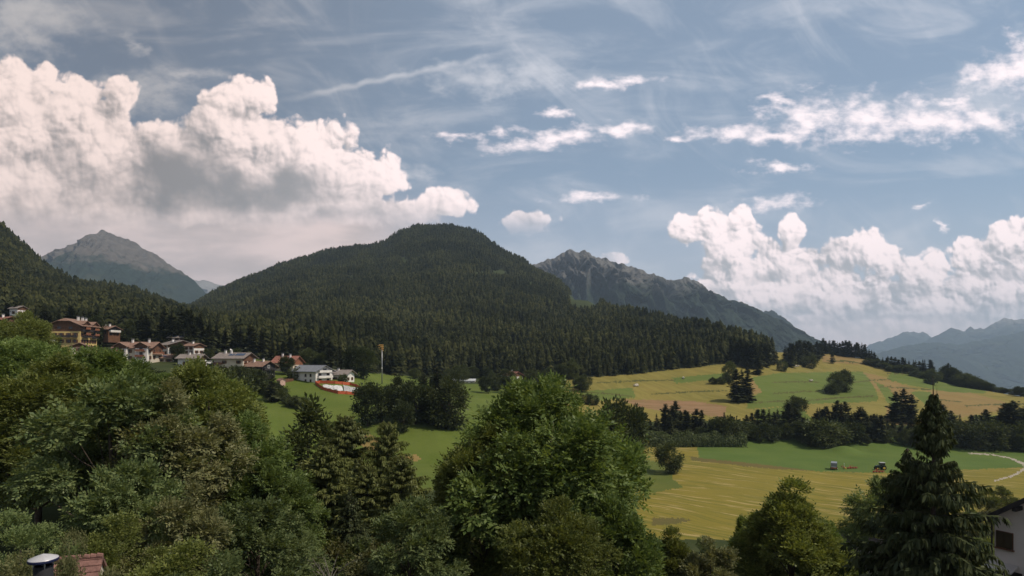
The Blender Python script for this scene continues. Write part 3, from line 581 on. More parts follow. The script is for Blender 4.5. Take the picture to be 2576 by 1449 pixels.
def house(label, px_, d, rel, W, L, Hw, pitch, wall, roof, over=1.0, wood=None, wood_z=None, wins=(), balc=(), chim=(), pv=(), hip=0.0, cross=(), z=None, rz=None, cat='house', name='chalet', gal=None, group='houses on the slope', base=3.0, win_frame=None, loc=None, cowl=False):
    x, y, zg = loc or at(px_, d); z0 = zg if z is None else z
    yaw = -math.atan((px_ - PX0) / F)
    h = empty(name, (x, y, z0), (yaw + math.radians(rel)) if rz is None else rz, label, cat, group)
    tp = math.tan(math.radians(pitch)); hr_ = W / 2 * tp; hw = W / 2
    fl_ = -1 if rel > 0 else 1            # the eaves side that looks towards the valley
    wins = [(('L' if fl_ < 0 and w_[0] == 'R' else w_[0]),) + tuple(w_[1:]) for w_ in wins]
    chim = [(c_[0] * fl_,) + tuple(c_[1:]) for c_ in chim]; pv = [(c_[0] * fl_,) + tuple(c_[1:]) for c_ in pv]; cross = [(c_[0] * fl_,) + tuple(c_[1:]) for c_ in cross]
    b = MB(); k = hip
    top = [(-hw, -base), (hw, -base), (hw, Hw), (hw * k, Hw + hr_ * (1 - k)), (-hw * k, Hw + hr_ * (1 - k)), (-hw, Hw)] if k else [(-hw, -base), (hw, -base), (hw, Hw), (0, Hw + hr_), (-hw, Hw)]
    b.prism(top, -L / 2, L / 2); b.build('wall', wall, h)
    if wood:
        zc = Hw * 0.72 if wood_z is None else wood_z; b = MB()
        pg = [(-hw - .03, zc), (hw + .03, zc), (hw + .03, Hw)] + ([(hw * k, Hw + hr_ * (1 - k) - .05), (-hw * k, Hw + hr_ * (1 - k) - .05)] if k else [(0, Hw + hr_ - .05)]) + [(-hw - .03, Hw)]
        b.prism(pg, -L / 2 - 0.06, -L / 2 - 0.003); b.build('timber_gable', wood, h)
        if gal:
            b = MB(); b.box((fl_ * (hw + .035), 0, (zc + Hw) / 2 - .02), (0.06, L - 0.02, Hw - zc - 0.05)); b.build('timber_cladding', wood, h)
    rb = MB(); o = over; ze = Hw - o * tp; y0, y1 = -L / 2 - o * 0.9, L / 2 + o * 0.9; rt = 0.24
    e = lambda sx, yy: (sx * (hw + o), yy, ze + rt)
    if k:
        hd = hr_ * k / math.tan(math.radians(48)); zr = Hw + hr_ + rt; zh = Hw + hr_ * (1 - k) + rt
        for s in (-1, 1):
            slab(rb, [e(s, y0), e(s, y1), (s * hw * k, y1, zh), (0, y1 - hd, zr), (0, y0 + hd, zr), (s * hw * k, y0, zh)], rt)
        slab(rb, [(-hw * k, y0, zh), (hw * k, y0, zh), (0, y0 + hd, zr)], rt); slab(rb, [(-hw * k, y1, zh), (0, y1 - hd, zr), (hw * k, y1, zh)], rt)
    else:
        for s in (-1, 1): slab(rb, [e(s, y0), e(s, y1), (0, y1, Hw + hr_ + rt), (0, y0, Hw + hr_ + rt)], rt)
        rb.tube([(0, y0, Hw + hr_ + rt), (0, y1, Hw + hr_ + rt)], 0.13, 6)
    ro = rb.build('roof', roof, h)
    for (cx, cy, ch) in chim:
        zr = Hw + hr_ - abs(cx) * tp; b = MB(); b.box((cx, cy, zr + ch / 2 - 0.3), (0.85, 0.7, ch + 0.9)); c = b.build('chimney', WHITE, ro)
        b = MB(); b.box((cx, cy, zr + ch + 0.35), (1.15, 1.0, 0.12)); b.box((cx, cy, zr + ch + 0.56), (0.95, 0.8, 0.10)); b.build('chimney_cap', METAL, ro)
    for (s, cy, cu, w, hh) in pv:         # side, along ridge, distance down the slope, size
        c_ = math.cos(math.radians(pitch)); b = MB(); sl = (W / 2 + o) / c_
        def pt(u, yy, off): return (s * u * c_, yy, Hw + hr_ + rt - u * math.sin(math.radians(pitch)) + off)
        pts = [pt(cu - hh / 2, cy - w / 2, .12), pt(cu + hh / 2, cy - w / 2, .12), pt(cu + hh / 2, cy + w / 2, .12), pt(cu - hh / 2, cy + w / 2, .12)]
        slab(b, pts, 0.08); b.build('solar_panel', PV, ro)
    for (face, u, zc, w, hh) in wins:
        f = MB(); p = MB(); sh = MB()
        if face == 'F': c0, sx, nx = (u, -L / 2), (1, 0), (0, -1)
        elif face == 'R': c0, sx, nx = (hw, u), (0, 1), (1, 0)
        elif face == 'L': c0, sx, nx = (-hw, u), (0, 1), (-1, 0)
        off = 0.09 if (wood and zc > (Hw * .72 if wood_z is None else wood_z)) else 0.02
        def bx(mb, du, dz, ww, hz2, dep, o2): mb.box((c0[0] + sx[0] * du + nx[0] * (o2 + off), c0[1] + sx[1] * du + nx[1] * (o2 + off), zc + dz), (ww if sx[0] else dep, ww if sx[1] else dep, hz2))
        for q in (-1, 1): bx(f, q * (w / 2), 0, .10, hh + .1, .08, .02); bx(f, 0, q * (hh / 2), w - .1, .10, .08, .02)
        bx(f, 0, 0, .06, hh - .1, .06, .02); bx(f, 0, -hh / 2 - .10, w + .2, .08, .2, .06)
        wf = f.build('window', win_frame or WOOD, h); bx(p, 0, 0, w - .1, hh - .1, .02, .0); p.build('pane', GLASS, wf)
        if win_frame is None and w < 1.6:
            for q in (-1, 1): sh = MB(); bx(sh, q * (w / 2 + .36), 0, .55, hh + .05, .05, .03); sh.build('shutter', WOOD, wf)
    for (face, u, zc, w, dep, m) in balc:
        b = MB()
        if face == 'F':
            b.box((u, -L / 2 - dep / 2 - .07, zc), (w, dep, .16)); b.box((u, -L / 2 - dep - .07, zc + .62), (w, .06, .8))
            for q in (-1, 1): b.box((u + q * (w / 2 - .03), -L / 2 - dep / 2 - .04, zc + .62), (.06, dep - .06, .8))
            b.box((u, -L / 2 - dep - .07, zc + 1.08), (w + .06, .12, .07))
        else:
            b.box((fl_ * (hw + dep / 2 + .07), u, zc), (dep, w, .16)); b.box((fl_ * (hw + dep + .07), u, zc + .62), (.06, w, .8)); b.box((fl_ * (hw + dep + .07), u, zc + 1.08), (.12, w + .06, .07))
            for q in (-1, 1): b.box((fl_ * (hw + dep / 2 + .04), u + q * (w / 2 - .03), zc + .62), (dep - .06, .06, .8))
        b.build('balcony', m, h)
    for (s, cy, cw, ztop, dep, cm) in cross:      # side, position along ridge, width, ridge height, projection: a gable across the eaves
        b = MB(); hw2 = cw / 2; tpc = 0.55; ze2 = ztop - hw2 * tpc; xa, xb = s * (hw - 1.0), s * (hw + dep)
        zs_ = 8.62 if cm is WOOD else -base + .01
        b.prism([(cy - hw2, zs_), (cy + hw2, zs_), (cy + hw2, ze2), (cy, ztop), (cy - hw2, ze2)], min(xa, xb), max(xa, xb), axis='x')
        g = b.build('cross_gable', cm, h); b = MB(); oo = 0.8; xr = s * max(hw - (ztop - Hw) / max(tp, .1) - 1.0, 0.2); xo = s * (hw + dep + oo)
        for q in (-1, 1): slab(b, [(xr, cy, ztop + .26), (xo, cy, ztop + .26), (xo, cy + q * (hw2 + oo), ze2 - oo * tpc + .26), (xr, cy + q * (hw2 + oo), ze2 - oo * tpc + .26)], .22)
        b.build('gable_roof', roof, g)
        b = MB(); b.prism([(cy - hw2 - .02, ztop - hw2 * tpc - 1.2), (cy + hw2 + .02, ztop - hw2 * tpc - 1.2), (cy + hw2 + .02, ze2), (cy, ztop - .03), (cy - hw2 - .02, ze2)], min(s * (hw + dep + .004), s * (hw + dep + .06)), max(s * (hw + dep + .004), s * (hw + dep + .06)), axis='x'); b.build('timber_gable', WOOD, g)
        for zz_ in (ze2 - 2.6, ze2 - 5.2):
            if zz_ < 0.4: continue
            b = MB(); xx = s * (hw + dep + .66); b.box((xx, cy, zz_), (1.2, cw * .8, .14)); b.box((s * (hw + dep + 1.25), cy, zz_ + .55), (.06, cw * .8, .85)); b.build('balcony', WOOD_RED, g)
            b = MB(); b.box((s * (hw + dep + .035), cy, zz_ + 1.2), (.05, 1.5, 2.0)); b.build('balcony_door', GLASS, g)
    return h
def grid(face, us, zs, w=1.0, h=1.3): return [(face, u, z_, w, h) for z_ in zs for u in us]

house('tall yellow hotel with a brown timber top storey, half hipped roof and balconies', 186, 292, -28, 13, 14.5, 11.6, 24, YELLOW, ROOF_BROWN, 1.5, WOOD, 8.6,
      grid('F', (-4.4, -1.6, 1.6, 4.4), (7.0, 4.0), 1.1, 1.5) + grid('F', (-2.5, 2.5), (10.2,), 1.6, 1.3) + grid('R', (-5.6, -3.6, -1.2, 1.2, 3.6, 5.6), (7.0, 4.0, 1.2), 1.1, 1.5) + grid('R', (-4, 0, 4), (10.2,), 1.2, 1.2),
      [('F', 0.2, 5.6, 10.5, 1.1, WOOD_DARK), ('R', -3.4, 5.6, 5.4, 1.1, WOOD_DARK), ('R', 3.6, 5.6, 5.4, 1.1, WOOD_DARK), ('R', 0, 8.5, 13.6, 1.0, WOOD_DARK)], [(1.6, 0.5, 1.8), (2.0, 3.4, 1.8), (2.2, 6.0, 1.6)], [(1, -2.2, 3.4, 3.2, 1.8), (1, 4.0, 3.6, 2.0, 1.6)], 0.42,
      cross=[(1, -3.2, 5.0, 13.6, 0.4, WOOD), (1, 4.6, 5.0, 13.4, 0.4, WOOD)], cat='hotel', name='hotel', gal=True, z=zrow(880, 292))
house('small low building with a brown gable roof at the foot of the yellow hotel', 203, 276, -10, 6.5, 6, 2.8, 24, CREAM, ROOF_BROWN, 0.9, WOOD, 2.2, [('F', 0, 1.4, 1.2, 1.2)], name='annex', cat='annex', z=zrow(887, 276))
house('brown roofed chalet half hidden behind the right side of the yellow hotel', 273, 338, 38, 7, 8.5, 4.4, 24, WOOD, ROOF_BROWN, 1.2, WOOD_DARK, 3.0, grid('F', (-2, 2), (1.6,)) + grid('R', (-2.4, 0.5), (2.2,)), [('F', 0, 2.6, 6, 1.2, WHITE)], [(0.8, -2, 1.2), (-0.8, 3, 1.2)], z=zrow(848, 338))
house('long white chalet with two front gables, brown roof and reddish balconies', 350, 290, 62, 10.5, 16.5, 6.4, 24, CREAM, ROOF_BROWN, 1.3, WOOD, 4.4, grid('R', (-7.2, 1.6), (4.6, 1.6), 1.1, 1.4) + grid('F', (-2.6, 2.6), (4.9, 1.7)),
      [('F', 0, 3.2, 8.4, 1.2, WOOD_RED)], [(0.7, 2.5, 1.5), (0.6, -5.0, 1.5)], [(1, -1.6, 2.8, 2.4, 1.6)], cross=[(1, -4.6, 5.4, 8.6, 1.8, WHITE), (1, 4.6, 5.4, 8.4, 2.2, WHITE)], z=zrow(908, 290))
house('low garage with a brown roof and one solar panel, right of the twin gabled chalet', 418, 297, 75, 7, 7.5, 2.6, 20, CREAM, ROOF_BROWN, 0.9, None, None, grid('R', (-2, 1.5), (1.3,), 1.4, 1.0), (), [(0.3, 2.4, 0.9)], [(1, 0.6, 2.2, 2.6, 1.3)], z=zrow(913, 297), name='garage', cat='garage')
house('white chalet in tiers with a wide low grey roof, highest of the middle houses', 446, 318, 24, 14, 11, 5.6, 17, WHITE, ROOF_GREY, 1.4, WOOD, 4.3, grid('F', (-4.5, -1.5, 1.5, 4.5), (1.6,), 1.2, 1.4) + grid('F', (-3, 0, 3), (4.0,), 1.4, 1.5) + grid('R', (-3, 0, 3), (1.6, 4.2)), [('F', 0, 2.9, 12.4, 1.3, WOOD)], [(2.6, -1, 1.2)], [(1, -2, 3, 3, 2)], z=zrow(895, 318))
house('small upper house with solar panels on its grey roof, above the tiered white chalet', 453, 331, 66, 7.6, 8.5, 4.6, 18, WHITE, ROOF_GREY, 1.0, WOOD, 3.0, grid('R', (-2.6, 0, 2.6), (1.6, 3.6)) + grid('F', (-2, 2), (1.6, 3.8)), [('F', 0, 2.4, 6, 1.0, WOOD)], [(0.6, 2.5, 1.0), (0.5, -2.5, 1.0)], [(1, -2.0, 2.2, 2.8, 2.2), (1, 1.6, 2.2, 2.8, 2.2)], z=zrow(871, 331))
house('narrow white house end on the right of the tiered chalet', 488, 310, 40, 6.2, 7, 4.6, 20, WHITE, ROOF_BROWN, 0.9, WOOD, 3.4, grid('F', (-1.4, 1.4), (1.6,)) + grid('R', (-1.6, 1.6), (1.5, 3.4)), (), [(0.5, 0, 1.0)], z=zrow(893, 310))
house('small plain white house with a grey brown roof and two dark windows', 484, 287, 64, 7.6, 9.6, 4.4, 22, WHITE, ROOF_GREY, 1.1, WOOD, 3.6, grid('R', (-2.6, 1.2), (1.9,), 1.2, 1.6) + grid('F', (-1.8, 1.8), (1.8,)), (), [(0.4, 1.0, 1.0)], z=zrow(924, 287))
hs = house('white chalet with blue solar panels, a timber balcony and a satellite dish', 592, 300, 57, 11, 15, 6.6, 23, CREAM, ROOF_GREY, 1.3, WOOD, 5.0, grid('R', (-5.2, -1.4, 2.2, 5.6), (1.6,), 1.2, 1.5) + grid('R', (-5.2, 2.2), (4.6,), 1.2, 1.4) + grid('F', (-3.2, 0, 3.2), (1.6, 4.6), 1.2, 1.6), [('F', 0, 3.2, 9.4, 1.3, WOOD_RED), ('R', 5.2, 3.4, 4.0, 1.2, WOOD)], [(0.8, 1.5, 1.4), (0.8, 4.6, 1.4)], [(1, -4.2, 2.6, 4.8, 2.6), (1, 0.2, 2.8, 2.6, 2.2)], z=zrow(934, 300))
b = MB(); b.lathe([(0.0, 0.0), (0.35, 0.06), (0.62, 0.2), (0.62, 0.24), (0.0, 0.05)], n=14); b.tube([(0, 0, 0), (0, 0, -1.2)], .05, 6); dsh = b.build('satellite_dish', WHITE, hs, True); dsh.location = (0.0, 2.4, 10.4); dsh.rotation_euler = (math.radians(50), 0, math.radians(-20))
house('dark timber house with a brown roof and a white framed window', 656, 294, 46, 8.4, 9.6, 5.0, 26, WOOD_DARK, ROOF_BROWN, 1.3, WOOD_DARK, 3.0, [('F', 0, 4.6, 1.4, 1.3), ('F', -2, 1.6, 1.2, 1.3), ('F', 2, 1.6, 1.2, 1.3)] + grid('R', (-2.4, 1.4), (2.6,), 2.0, 1.6), [('F', 0, 2.8, 7.6, 1.2, WOOD_DARK)], [(0.6, -2.2, 1.3), (1.0, 3.0, 1.3)], win_frame=WHITE, z=zrow(946, 294), base=2.0)
house('house with a red tiled roof and white chimneys behind the other houses', 724, 316, 60, 10, 11.5, 4.8, 30, CREAM, ROOF_RED, 1.1, WOOD_RED, 3.4, grid('F', (-2.4, 2.4), (2.2,)) + grid('R', (-3, 0, 3), (2.2,)), (), [(0.6, 2.5, 1.6), (1.4, -2.2, 1.6)], z=zrow(934, 316))
house('new pale house with a slate grey roof and white balconies on its gable', 786, 297, 42, 10.5, 16.0, 6.4, 24, WHITE, ROOF_SLATE, 1.4, None, None, grid('L', (-4.6, -1.2), (1.6, 4.2), 1.1, 1.3) + grid('F', (-2.6, 2.4), (1.5, 4.1), 1.6, 2.0) + grid('F', (0.3,), (6.6,), 2.2, 1.6), [('F', 0, 2.9, 8.8, 1.3, WHITE), ('F', 0, 5.5, 7.6, 1.2, WHITE)], (), win_frame=WOOD, z=zrow(965, 297))
for s_, u_, in ((-1, -3.9), (1, 0.0), (1, 3.9)):
    pass
house('plain white house with a grey brown roof, last of the row by the orange netting', 853, 303, 62, 8.6, 12.0, 4.3, 22, WHITE, ROOF_GREY, 1.4, None, None, grid('R', (-3.2, 0, 3.0), (1.9,), 1.3, 1.5) + grid('F', (-2, 2), (1.9,)), [('R', -2.8, 0.7, 4.6, 1.2, WOOD_DARK)], [(0.5, 0, .8)], z=zrow(962, 303))
house('small pinkish shed below the dark timber house', 707, 283, 30, 2.6, 3, 2.4, 30, mat('pink_render', (0.5, 0.33, 0.27), .9), ROOF_BROWN, .3, None, None, (), (), (), z=zrow(970, 283), name='shed', cat='shed', base=1.0)
house('house with an orange brown roof at the left edge among trees', 14, 298, 20, 10, 12, 5.5, 24, YELLOW, ROOF_RED, 1.1, WOOD, 3.8, grid('F', (-2.6, 0, 2.6), (1.8, 4.4)) + grid('R', (-3, 0, 3), (1.8,)), [('F', 0, 3.0, 8, 1.1, WOOD)], [(.6, 1, 1.3)], z=zrow(838, 298))
house('tiny white house high among the trees at the left edge', 47, 345, 35, 5.5, 6, 4.2, 25, WHITE, ROOF_GREY, .8, WOOD, 3.2, grid('F', (-1.4, 1.4), (1.8,)) + grid('R', (0,), (1.8,)), (), (), z=zrow(795, 345))
house('far roof of a brown and white house beside the floodlight mast', 997, 408, 30, 11, 13, 4.5, 24, WHITE, ROOF_RED, 1.0, WOOD, 3.6, grid('F', (-3, 0, 3), (1.8,)) + grid('R', (-4, 0, 4), (1.8,)), (), [(.5, 2, 1.3)], group='houses on the valley floor', z=zrow(972, 408))
house('small brown house right of the far roof by the floodlight mast', 1022, 420, 55, 9, 10, 4.2, 24, CREAM, ROOF_BROWN, 1.0, WOOD, 3.2, grid('F', (-2, 2), (1.6,)) + grid('R', (-3, 0, 3), (1.6,)), (), [(.4, 1, 1)], group='houses on the valley floor', z=zrow(970, 420))
house('long low white shed on the valley floor in front of the forest', 1166, 436, 84, 8, 17, 3.0, 15, WHITE, mat('pale_sheet_roof', (0.45, 0.46, 0.46), .6), .5, None, None, grid('R', (-6, -3, 0, 3, 6), (1.6,), 1.2, 1.0), (), (), group='houses on the valley floor', name='shed', cat='shed', z=zrow(968, 436), win_frame=METAL)
house('red roofed house on the valley floor above the central ash', 1291, 432, 40, 9, 10, 4.2, 26, WHITE, ROOF_RED, 1.0, WOOD, 3.2, grid('F', (-2, 2), (1.6,)) + grid('R', (-3, 0, 3), (1.6,)), (), [(.4, 1, 1)], group='houses on the valley floor', z=zrow(958, 432))
# garden wall right of the hedge
x0, y0, _ = at(716, 288); x1, y1, _ = at(738, 292); b = MB(); L_ = math.hypot(x1 - x0, y1 - y0); b.box((0, 0, 0.6), (L_, .25, 2.2)); b.box((0, 0, 1.74), (L_ + .1, .35, .08))
o = b.build('garden_wall', WOOD); o.location = ((x0 + x1) / 2, (y0 + y1) / 2, zrow(962, 290)); o.rotation_euler = (0, 0, math.atan2(y1 - y0, x1 - x0)); tag(o, 'low brown garden wall left of the new pale house', 'wall')
# parked cars by the houses
def car(label, loc, rz, col, group='cars parked by the houses'):
    c = empty('parked_car', loc, rz, label, 'car', group); b = MB()
    b.prism([(-2.1, .35), (2.1, .35), (2.15, .75), (1.2, .95), (-2.0, 1.0), (-2.15, .7)], -.85, .85); b.prism([(-1.9, 1.0), (1.1, .95), (.4, 1.45), (-1.4, 1.48)], -.72, .72)
    b.build('body', col, c); b = MB(); b.prism([(-1.6, 1.06), (.75, 1.03), (.32, 1.38), (-1.3, 1.40)], -.735, .735); b.build('window', GLASS, c)
    for sx in (-1.3, 1.3):
        for sy in (-.8, .8):
            b = MB(); b.tube([(sx, sy - .1, .33), (sx, sy + .1, .33)], .33, 12); b.build('wheel', WOOD_DARK, c)
    return c
CARW = mat('white_car_paint', (.7, .7, .7), .3, .03); CARD = mat('grey_car_paint', (.12, .12, .13), .3, .05)
x, y, z = at(128, 280); car('white car parked below the trees left of the yellow hotel', (x, y, zrow(862, 280)), .4, CARW)
x, y, z = at(527, 300); car('white car parked between the small white house and the solar chalet', (x, y, zrow(916, 300)), .9, CARW)
x, y, z = at(537, 302); car('dark car parked left of the solar chalet', (x, y, zrow(914, 302)), 1.1, CARD)

# --- floodlight mast
x, y, z = at(961, 340); zt = zrow(880, 340); H = zt - z
ORANGE = mat('orange_lamp_frames', (0.62, 0.30, 0.07), .6, .2); m_ = empty('floodlight_mast', (x, y, z), 0.25, 'tall grey floodlight mast with an orange bank of lamps on top', 'floodlight')
b = MB(); b.tube([(0, 0, -1), (0, 0, H * .5), (0, 0, H)], [.36, .27, .18], 10); b.build('pole', METAL, m_, True)
b = MB(); b.tube([(0, 0, H - 3.4), (0, 0, H + 2.8)], .16, 8)
for k in range(4): zz_ = H - .6 + k * 1.0; b.box((-.55 * (k > 0) - .1 * k, 0, zz_), (1.2 + .62 * k, .12, .12)); b.box((0, 0, zz_), (.12, .9, .12))
b.box((.55, 0, H + 1.1), (.14, .14, 3.6)); b.build('lamp_frame', ORANGE, m_)
for k in range(4):
    for q in range(k + 1):
        b = MB(); cx = .5 - q * .62; b.lathe([(.10, -.25), (.34, 0), (.34, .06), (.0, .02)], n=12); l_ = b.build('lamp', mat('amber_lamp_glass', (.66, .40, .14), .3, .1), m_, True); l_.location = (cx, -.22, H - .35 + k * 1.0); l_.rotation_euler = (math.radians(115), 0, .3)
b = MB(); b.box((0, -.25, H * .47), (.5, .3, .8)); b.build('switch_box', WHITE, m_)

# --- pit with orange safety netting
NET = mat('orange_netting', (0.46, 0.095, 0.04), .8, .3, 2.5); nt_ = NET.node_tree
ring = [(793, 968), (800, 974), (812, 983), (830, 988), (850, 991), (872, 993), (892, 995), (913, 996), (916, 988), (908, 981), (896, 975), (880, 970), (862, 968), (843, 967), (822, 966), (806, 965)]
pts = [hit(a, r, 240) for a, r in ring]; cx_, cy_ = np.mean([p[0] for p in pts]), np.mean([p[1] for p in pts]); cz_ = float(gz(cx_, cy_))
fe = empty('safety_fence', (cx_, cy_, cz_), 0, 'orange safety netting strung around the building pit', 'safety fence'); b = MB(); hN = 1.5
for i in range(len(pts)):
    p, q = pts[i], pts[(i + 1) % len(pts)]; n = 5
    for k in range(n):
        a0, a1 = k / n, (k + 1) / n; s0, s1 = .16 * math.sin(a0 * math.pi), .16 * math.sin(a1 * math.pi)
        A = [p[j] * (1 - a0) + q[j] * a0 - fe.location[j] for j in range(3)]; B_ = [p[j] * (1 - a1) + q[j] * a1 - fe.location[j] for j in range(3)]
        ux, uy = q[1] - p[1], p[0] - q[0]; l_ = math.hypot(ux, uy) + 1e-6; t_ = .03; ux, uy = ux / l_ * t_, uy / l_ * t_
        v = [(A[0], A[1], A[2] + .05), (B_[0], B_[1], B_[2] + .05), (B_[0], B_[1], B_[2] + hN - s1), (A[0], A[1], A[2] + hN - s0)]; v += [(c[0] + ux, c[1] + uy, c[2]) for c in v]
        b.add(v, [(0, 1, 2, 3), (7, 6, 5, 4), (0, 4, 5, 1), (3, 2, 6, 7)])
b.build('net', NET, fe)
for p in pts:
    b = MB(); l0 = [p[j] - fe.location[j] for j in range(3)]; b.tube([(l0[0], l0[1], l0[2] - .3), (l0[0], l0[1], l0[2] + hN + .15)], .07, 6); b.build('post', WOOD_RED, fe)
# sheeted bank and concrete inside the netting
def bank(name, poly, lift, m, lab, cat, seed):
    r = random.Random(seed); n = 12; b = MB(); V = []
    (a0, r0), (a1, r1), (a2, r2), (a3, r3) = poly
    for i in range(n + 1):
        for j in range(7):
            u, v = i / n, j / 6; px_ = (a0 * (1 - u) + a1 * u) * (1 - v) + (a3 * (1 - u) + a2 * u) * v; rw = (r0 * (1 - u) + r1 * u) * (1 - v) + (r3 * (1 - u) + r2 * u) * v
            x, y, z = hit(px_, rw, 240); V.append((x, y, z + lift * math.sin(min(v * 2.2 + .25, 1.57)) + r.uniform(-.12, .25) * (0 if j in (0,) else 1)))
    o = np.array(V[0]); V = [tuple(np.array(p) - o) for p in V]; b.add(V, [(i * 7 + j, (i + 1) * 7 + j, (i + 1) * 7 + j + 1, i * 7 + j + 1) for i in range(n) for j in range(6)])
    ob = b.build(name, m); ob.location = tuple(o); sm = ob.modifiers.new('thickness', 'SOLIDIFY'); sm.thickness = .08; return tag(ob, lab, cat)
bank('tarpaulin', [(812, 979), (864, 986), (860, 976), (812, 971)], .5, mat('white_sheeting', (.55, .53, .51), .6, .15), 'white plastic sheeting spread over the bank inside the orange netting', 'tarpaulin', 3)
bank('concrete_slab', [(866, 988), (906, 992), (900, 981), (864, 974)], .7, CONCRETE, 'grey concrete slope inside the right end of the orange netting', 'concrete slab', 4)

# --- farm machines on the field
GREEN_P = mat('dark_green_paint', (.02, .045, .03), .35, .1); RED_P = mat('red_machine_paint', (.32, .035, .025), .5, .15); RUB = mat('rubber', (.015, .015, .015), .9, .2); WHT = mat('white_paint', (.75, .75, .73), .4, .05); YEL = mat('yellow_paint', (.6, .38, .05), .5, .1)
def wheel(parent, c, r, w, rim):
    b = MB(); b.tube([(c[0], c[1] - w / 2, c[2]), (c[0], c[1] + w / 2, c[2])], r, 18)
    for k in range(18): a = 6.2832 * k / 18; b.box((c[0] + math.cos(a) * r, c[1], c[2] + math.sin(a) * r), (.07, w * .95, .07), R=Matrix.Rotation(-a, 3, 'Y'))
    o = b.build('wheel', RUB, parent); b = MB(); b.tube([(c[0], c[1] - w / 2 - .02, c[2]), (c[0], c[1] + w / 2 + .02, c[2])], r * .55, 12); b.build('rim', rim, o)
x, y, z = hit(2216, 1183, 140)
t = empty('tractor', (x, y, z), math.radians(172), 'dark green tractor with a white cab roof facing left on the field', 'tractor')
b = MB(); b.prism([(-.9, .75), (2.0, .7), (2.1, 1.0), (2.0, 1.55), (.6, 1.75), (-.6, 1.75), (-.9, 1.2)], -.42, .42); b.box((-.7, 0, .85), (1.2, .8, .5)); b.build('body', GREEN_P, t)
b = MB()
for sx in (-1.25, .45):
    for sy in (-.68, .68): b.tube([(sx, sy, 1.3), (sx * .9, sy * .92, 2.65)], .05, 6)
b.box((-.4, 0, 1.2), (1.7, 1.3, .35)); cb = b.build('cab', GREEN_P, t); b = MB(); b.box((-.4, 0, 2.0), (1.5, 1.2, 1.15)); b.build('cab_window', GLASS, cb); b = MB(); b.box((-.4, 0, 2.74), (1.95, 1.5, .16)); b.build('cab_roof', mat('grey_cab_paint', (.38, .38, .38), .5, .05), cb)
b = MB(); b.tube([(1.2, .2, 1.6), (1.2, .2, 2.5)], .05, 8); b.build('exhaust_pipe', METAL, t)
for sy in (-.85, .85):
    wheel(t, (-.75, sy, .82), .82, .45, YEL); wheel(t, (1.55, sy * .95, .58), .58, .34, YEL); b = MB(); b.box((-.75, sy, 1.75), (1.3, .5, .07)); b.box((-1.38, sy, 1.5), (.07, .5, .5)); b.build('mudguard', GREEN_P, t)
def rake(label, loc, rz, w, col2, group=None):
    k = empty('hay_rake', loc, rz, label, 'hay rake', group); b = MB(); b.box((0, 0, .62), (w, .14, .14)); b.box((0, .55, .6), (.16, 1.2, .14)); b.tube([(0, 1.1, .6), (0, 1.3, 1.05)], .06, 6)
    for q in (-.3, .3): b.tube([(q * w, 0, .6), (q * w * .4, .9, 1.2), (0, 1.1, .65)], .05, 6)
    b.build('frame', RED_P, k); n = max(int(w / 1.1), 2)
    for q in range(n):
        cx = -w / 2 + w * (q + .5) / n; b = MB(); b.lathe([(.12, .42), (.16, .50), (.05, .62)], (cx, -.1, 0), 10)
        for a in range(8): an = a * .785; b.tube([(cx, -.1, .46), (cx + math.cos(an) * .62, -.1 + math.sin(an) * .62, .40), (cx + math.cos(an) * .68, -.1 + math.sin(an) * .68, .10)], .028, 4)
        b.build('rotor', col2, k)
        wheel(k, (cx, .25, .22), .22, .14, RED_P)
    return k
x, y, z = hit(2210, 1189, 140); rake('long red mower bar lying in front of the dark tractor', (x, y, z), math.radians(3), 4.4, RED_P)
x, y, z = hit(2144, 1181, 140); rake('low wide red hay tedder standing left of the tractor', (x, y, z), math.radians(8), 4.4, RED_P)
x, y, z = hit(2125, 1180, 140); rk = rake('short red rake with its upright white arm next to the hay wagon', (x, y, z), math.radians(60), 3.0, YEL); b = MB(); b.box((0, .2, 1.5), (.5, .1, 1.5)); b.build('folded_arm', WHT, rk)
x, y, z = hit(2098, 1181, 140)
wg = empty('hay_wagon', (x, y, z), math.radians(60), 'hay wagon with a grey cage body and a red lower part on the field', 'wagon'); b = MB(); b.box((0, 0, .95), (4.2, 1.9, .55)); b.tube([(2.1, 0, .7), (3.6, 0, .6)], .09, 6); b.build('chassis', RED_P, wg)
b = MB()
for sy in (-.95, .95):
    b.box((0, sy, 1.95), (4.2, .06, 1.45))
    for q in range(6): b.box((-2.0 + q * .8, sy * 1.05, 1.95), (.08, .06, 1.5))
b.box((2.07, 0, 1.95), (.06, 1.84, 1.45)); b.box((-2.07, 0, 1.95), (.06, 1.84, 1.45)); b.box((0, 0, 2.72), (4.3, 2.0, .07)); b.build('cage', mat('pale_grey_metal', (.20, .215, .24), .5, .1), wg)
b = MB(); b.box((-2.14, 0, 1.25), (.06, 1.7, .18)); b.build('reflector_bar', WHT, wg)
for sx in (-.6, .5):
    for sy in (-1.05, 1.05): wheel(wg, (sx, sy, .45), .45, .3, WHT)
